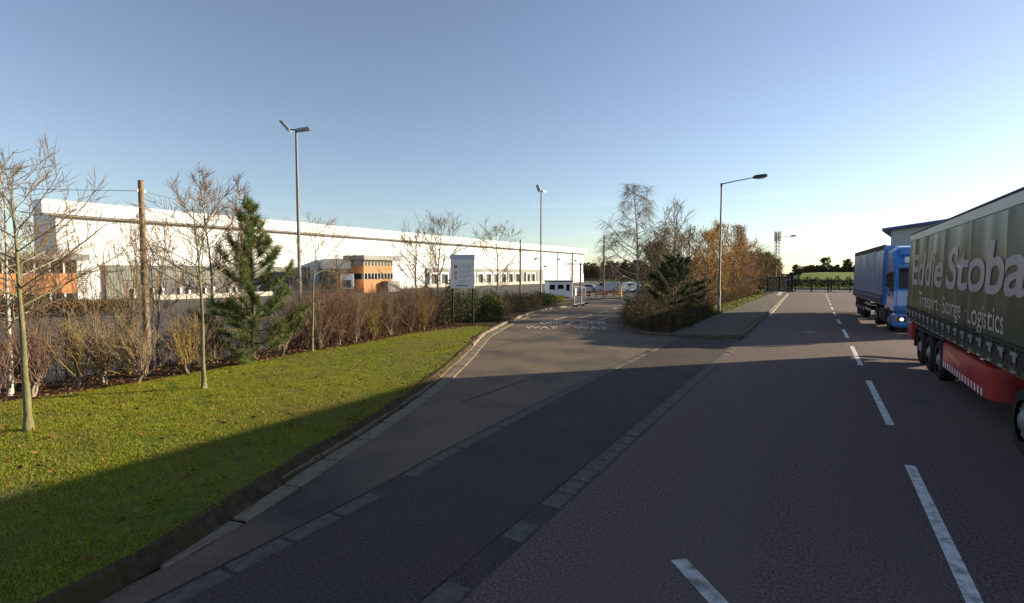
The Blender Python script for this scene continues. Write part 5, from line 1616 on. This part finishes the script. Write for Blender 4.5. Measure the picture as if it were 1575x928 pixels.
        MB().lohi((min(s * 1.0, s * 1.225), -.615, 1.0), (max(s * 1.0, s * 1.225), -.25, roofz - .25)).build('side_deflector', cab, t, bevel=.03)
    for k in range(6):
        MB().lohi((-.78, -2.835, 1.02 + k * .115), (.78, -2.79, 1.09 + k * .115)).build('grille_slat', M_CHAS, t, bevel=.01, segs=1)
    gf = MB().lohi((-.42, -2.86, 1.02), (-.02, -2.842, 1.52)).build('badge_frame', M_WHITE, t)
    MB().lohi((-.37, -2.872, 1.07), (-.07, -2.861, 1.47)).build('badge_plate', mat('dark_red_plate', (.16, .03, .025), rough=.4), gf)
    MB().lohi((-.27, -2.885, .40), (.27, -2.86, .51)).build('number_plate', M_WHITE, t)
    MB().lohi((-.95, -2.872, .74), (.95, -2.84, .80)).build('bumper_trim', M_CHAS, t)
    if words:
        for body, y, z, wd, hg, bold, sh, m in words:
            me = text_mesh('lettering', body, 1.0, m, bold=bold, shear=sh, extrude=0.0, width=wd, height=hg)
            # letters follow the curtain: x+ runs forward along the side
            bm = bmesh.new(); bm.from_mesh(me)
            bmesh.ops.triangulate(bm, faces=bm.faces)
            for q in range(int(wd / .07)):
                bmesh.ops.bisect_plane(bm, geom=bm.verts[:] + bm.edges[:] + bm.faces[:], plane_co=((q + 1) * .07, 0, 0), plane_no=(1, 0, 0))
            for q in range(int(hg / .2)):
                bmesh.ops.bisect_plane(bm, geom=bm.verts[:] + bm.edges[:] + bm.faces[:], plane_co=(0, (q + 1) * .2, 0), plane_no=(0, 1, 0))
            for v in bm.verts:
                yy, zz = y - v.co.x, z + v.co.y
                v.co = Vector((cur_x(yy, zz, Lt, H, posts) - .009, yy, zz))
            bm.to_mesh(me); bm.free()
            link('lettering', me, t)
    return t

def cur_x(y, z, L_, H, posts):
    """outer face of the near-side curtain, the same folds as curtain_mesh"""
    rr = np.random.default_rng(4)
    ph = rr.uniform(0, 6.28, 6)
    z0, z1 = 1.24, H - .22
    f = (z - z0) / (z1 - z0)
    wv = .010 * math.sin(y * 5.2 + ph[0] + .8 * math.sin(y * 1.3)) + .006 * math.sin(y * 10.4 + ph[1]) * (1 - f) + .007 * math.sin(y * 2.3 + ph[2]) * f
    out = .02 + .035 * math.sin(PI * min(1, max(0, f))) * (.7 + .3 * math.sin(y * .9 + ph[3])) + wv
    for p in posts:
        out += .045 * math.exp(-((y - p) / .09) ** 2) * float(ss(.45, .95, f))
    return -(1.255 + out)

M_REDG = mat('red_guard_paint', (0.40, 0.020, 0.018), (0.47, 0.032, 0.028), rough=.32, scale=2, coat=.4, c3=(0.20, 0.022, 0.018), scale3=1.6)
M_GREEN = mat('dark_green_curtain', (0.026, 0.042, 0.018), (0.038, 0.056, 0.025), rough=.36, scale=.6, spec=.5, bump=.12, bscale=2.0)
M_GREENR = mat('dark_green_rave', (0.05, 0.062, 0.045), (0.07, 0.08, 0.06), rough=.5, scale=4)
M_LETTER = mat('lettering_pale', (0.35, 0.30, 0.295), (0.43, 0.37, 0.365), rough=.45, scale=1.2)
M_LETTER2 = mat('lettering_cream', (0.44, 0.39, 0.33), (0.52, 0.46, 0.40), rough=.45, scale=1.2)
M_BLUEC = mat('grey_blue_curtain', (0.085, 0.15, 0.33), (0.105, 0.175, 0.37), rough=.32, scale=.5, spec=.5)
M_BLUE = mat('bright_blue_paint', (0.030, 0.165, 0.46), (0.038, 0.19, 0.51), rough=.25, scale=1.2, coat=.6)
M_GREENCAB = mat('dark_green_paint', (0.02, 0.06, 0.035), rough=.25, coat=.6)
GP = (.6, 3.0, 5.4, 7.8, 10.4, 12.2)
lorry('dark green curtain-sided lorry with large pale lettering and a red side guard', (3.885, 8.1, 0), 0.0, 13.6, 3.96,
      dict(mat=M_GREEN, rave=M_GREENR, rail=M_ALU, strap=M_GREEN), M_GREENCAB, M_GREENCAB, (3.8, 7.75), False, 3.75,
      words=[('Eddie', 12.70, 2.36, 4.75, .90, .018, .12, M_LETTER), ('Stobart', 7.55, 2.36, 7.3, .93, .018, .12, M_LETTER),
             ('Transport', 11.2, 1.74, 2.75, .40, .006, 0, M_LETTER2), ('-', 8.15, 1.88, .18, .05, .0, 0, M_LETTER2), ('Storage', 7.75, 1.74, 1.75, .40, .006, 0, M_LETTER2), ('-', 5.78, 1.88, .18, .05, .0, 0, M_LETTER2),
             ('Logistics', 5.45, 1.70, 2.4, .42, .006, 0, M_LETTER2)], posts=GP)
lorry('bright blue lorry with a grey-blue curtain trailer and one lit headlight', (3.98, 30.95, 0), R(2.7), 12.4, 4.05,
      dict(mat=M_BLUEC, rave=M_CHAS, rail=M_CHAS, strap=M_BLUEC), M_BLUE, M_BLUE, None, True, 3.85, posts=(3.0, 6.2, 9.3))
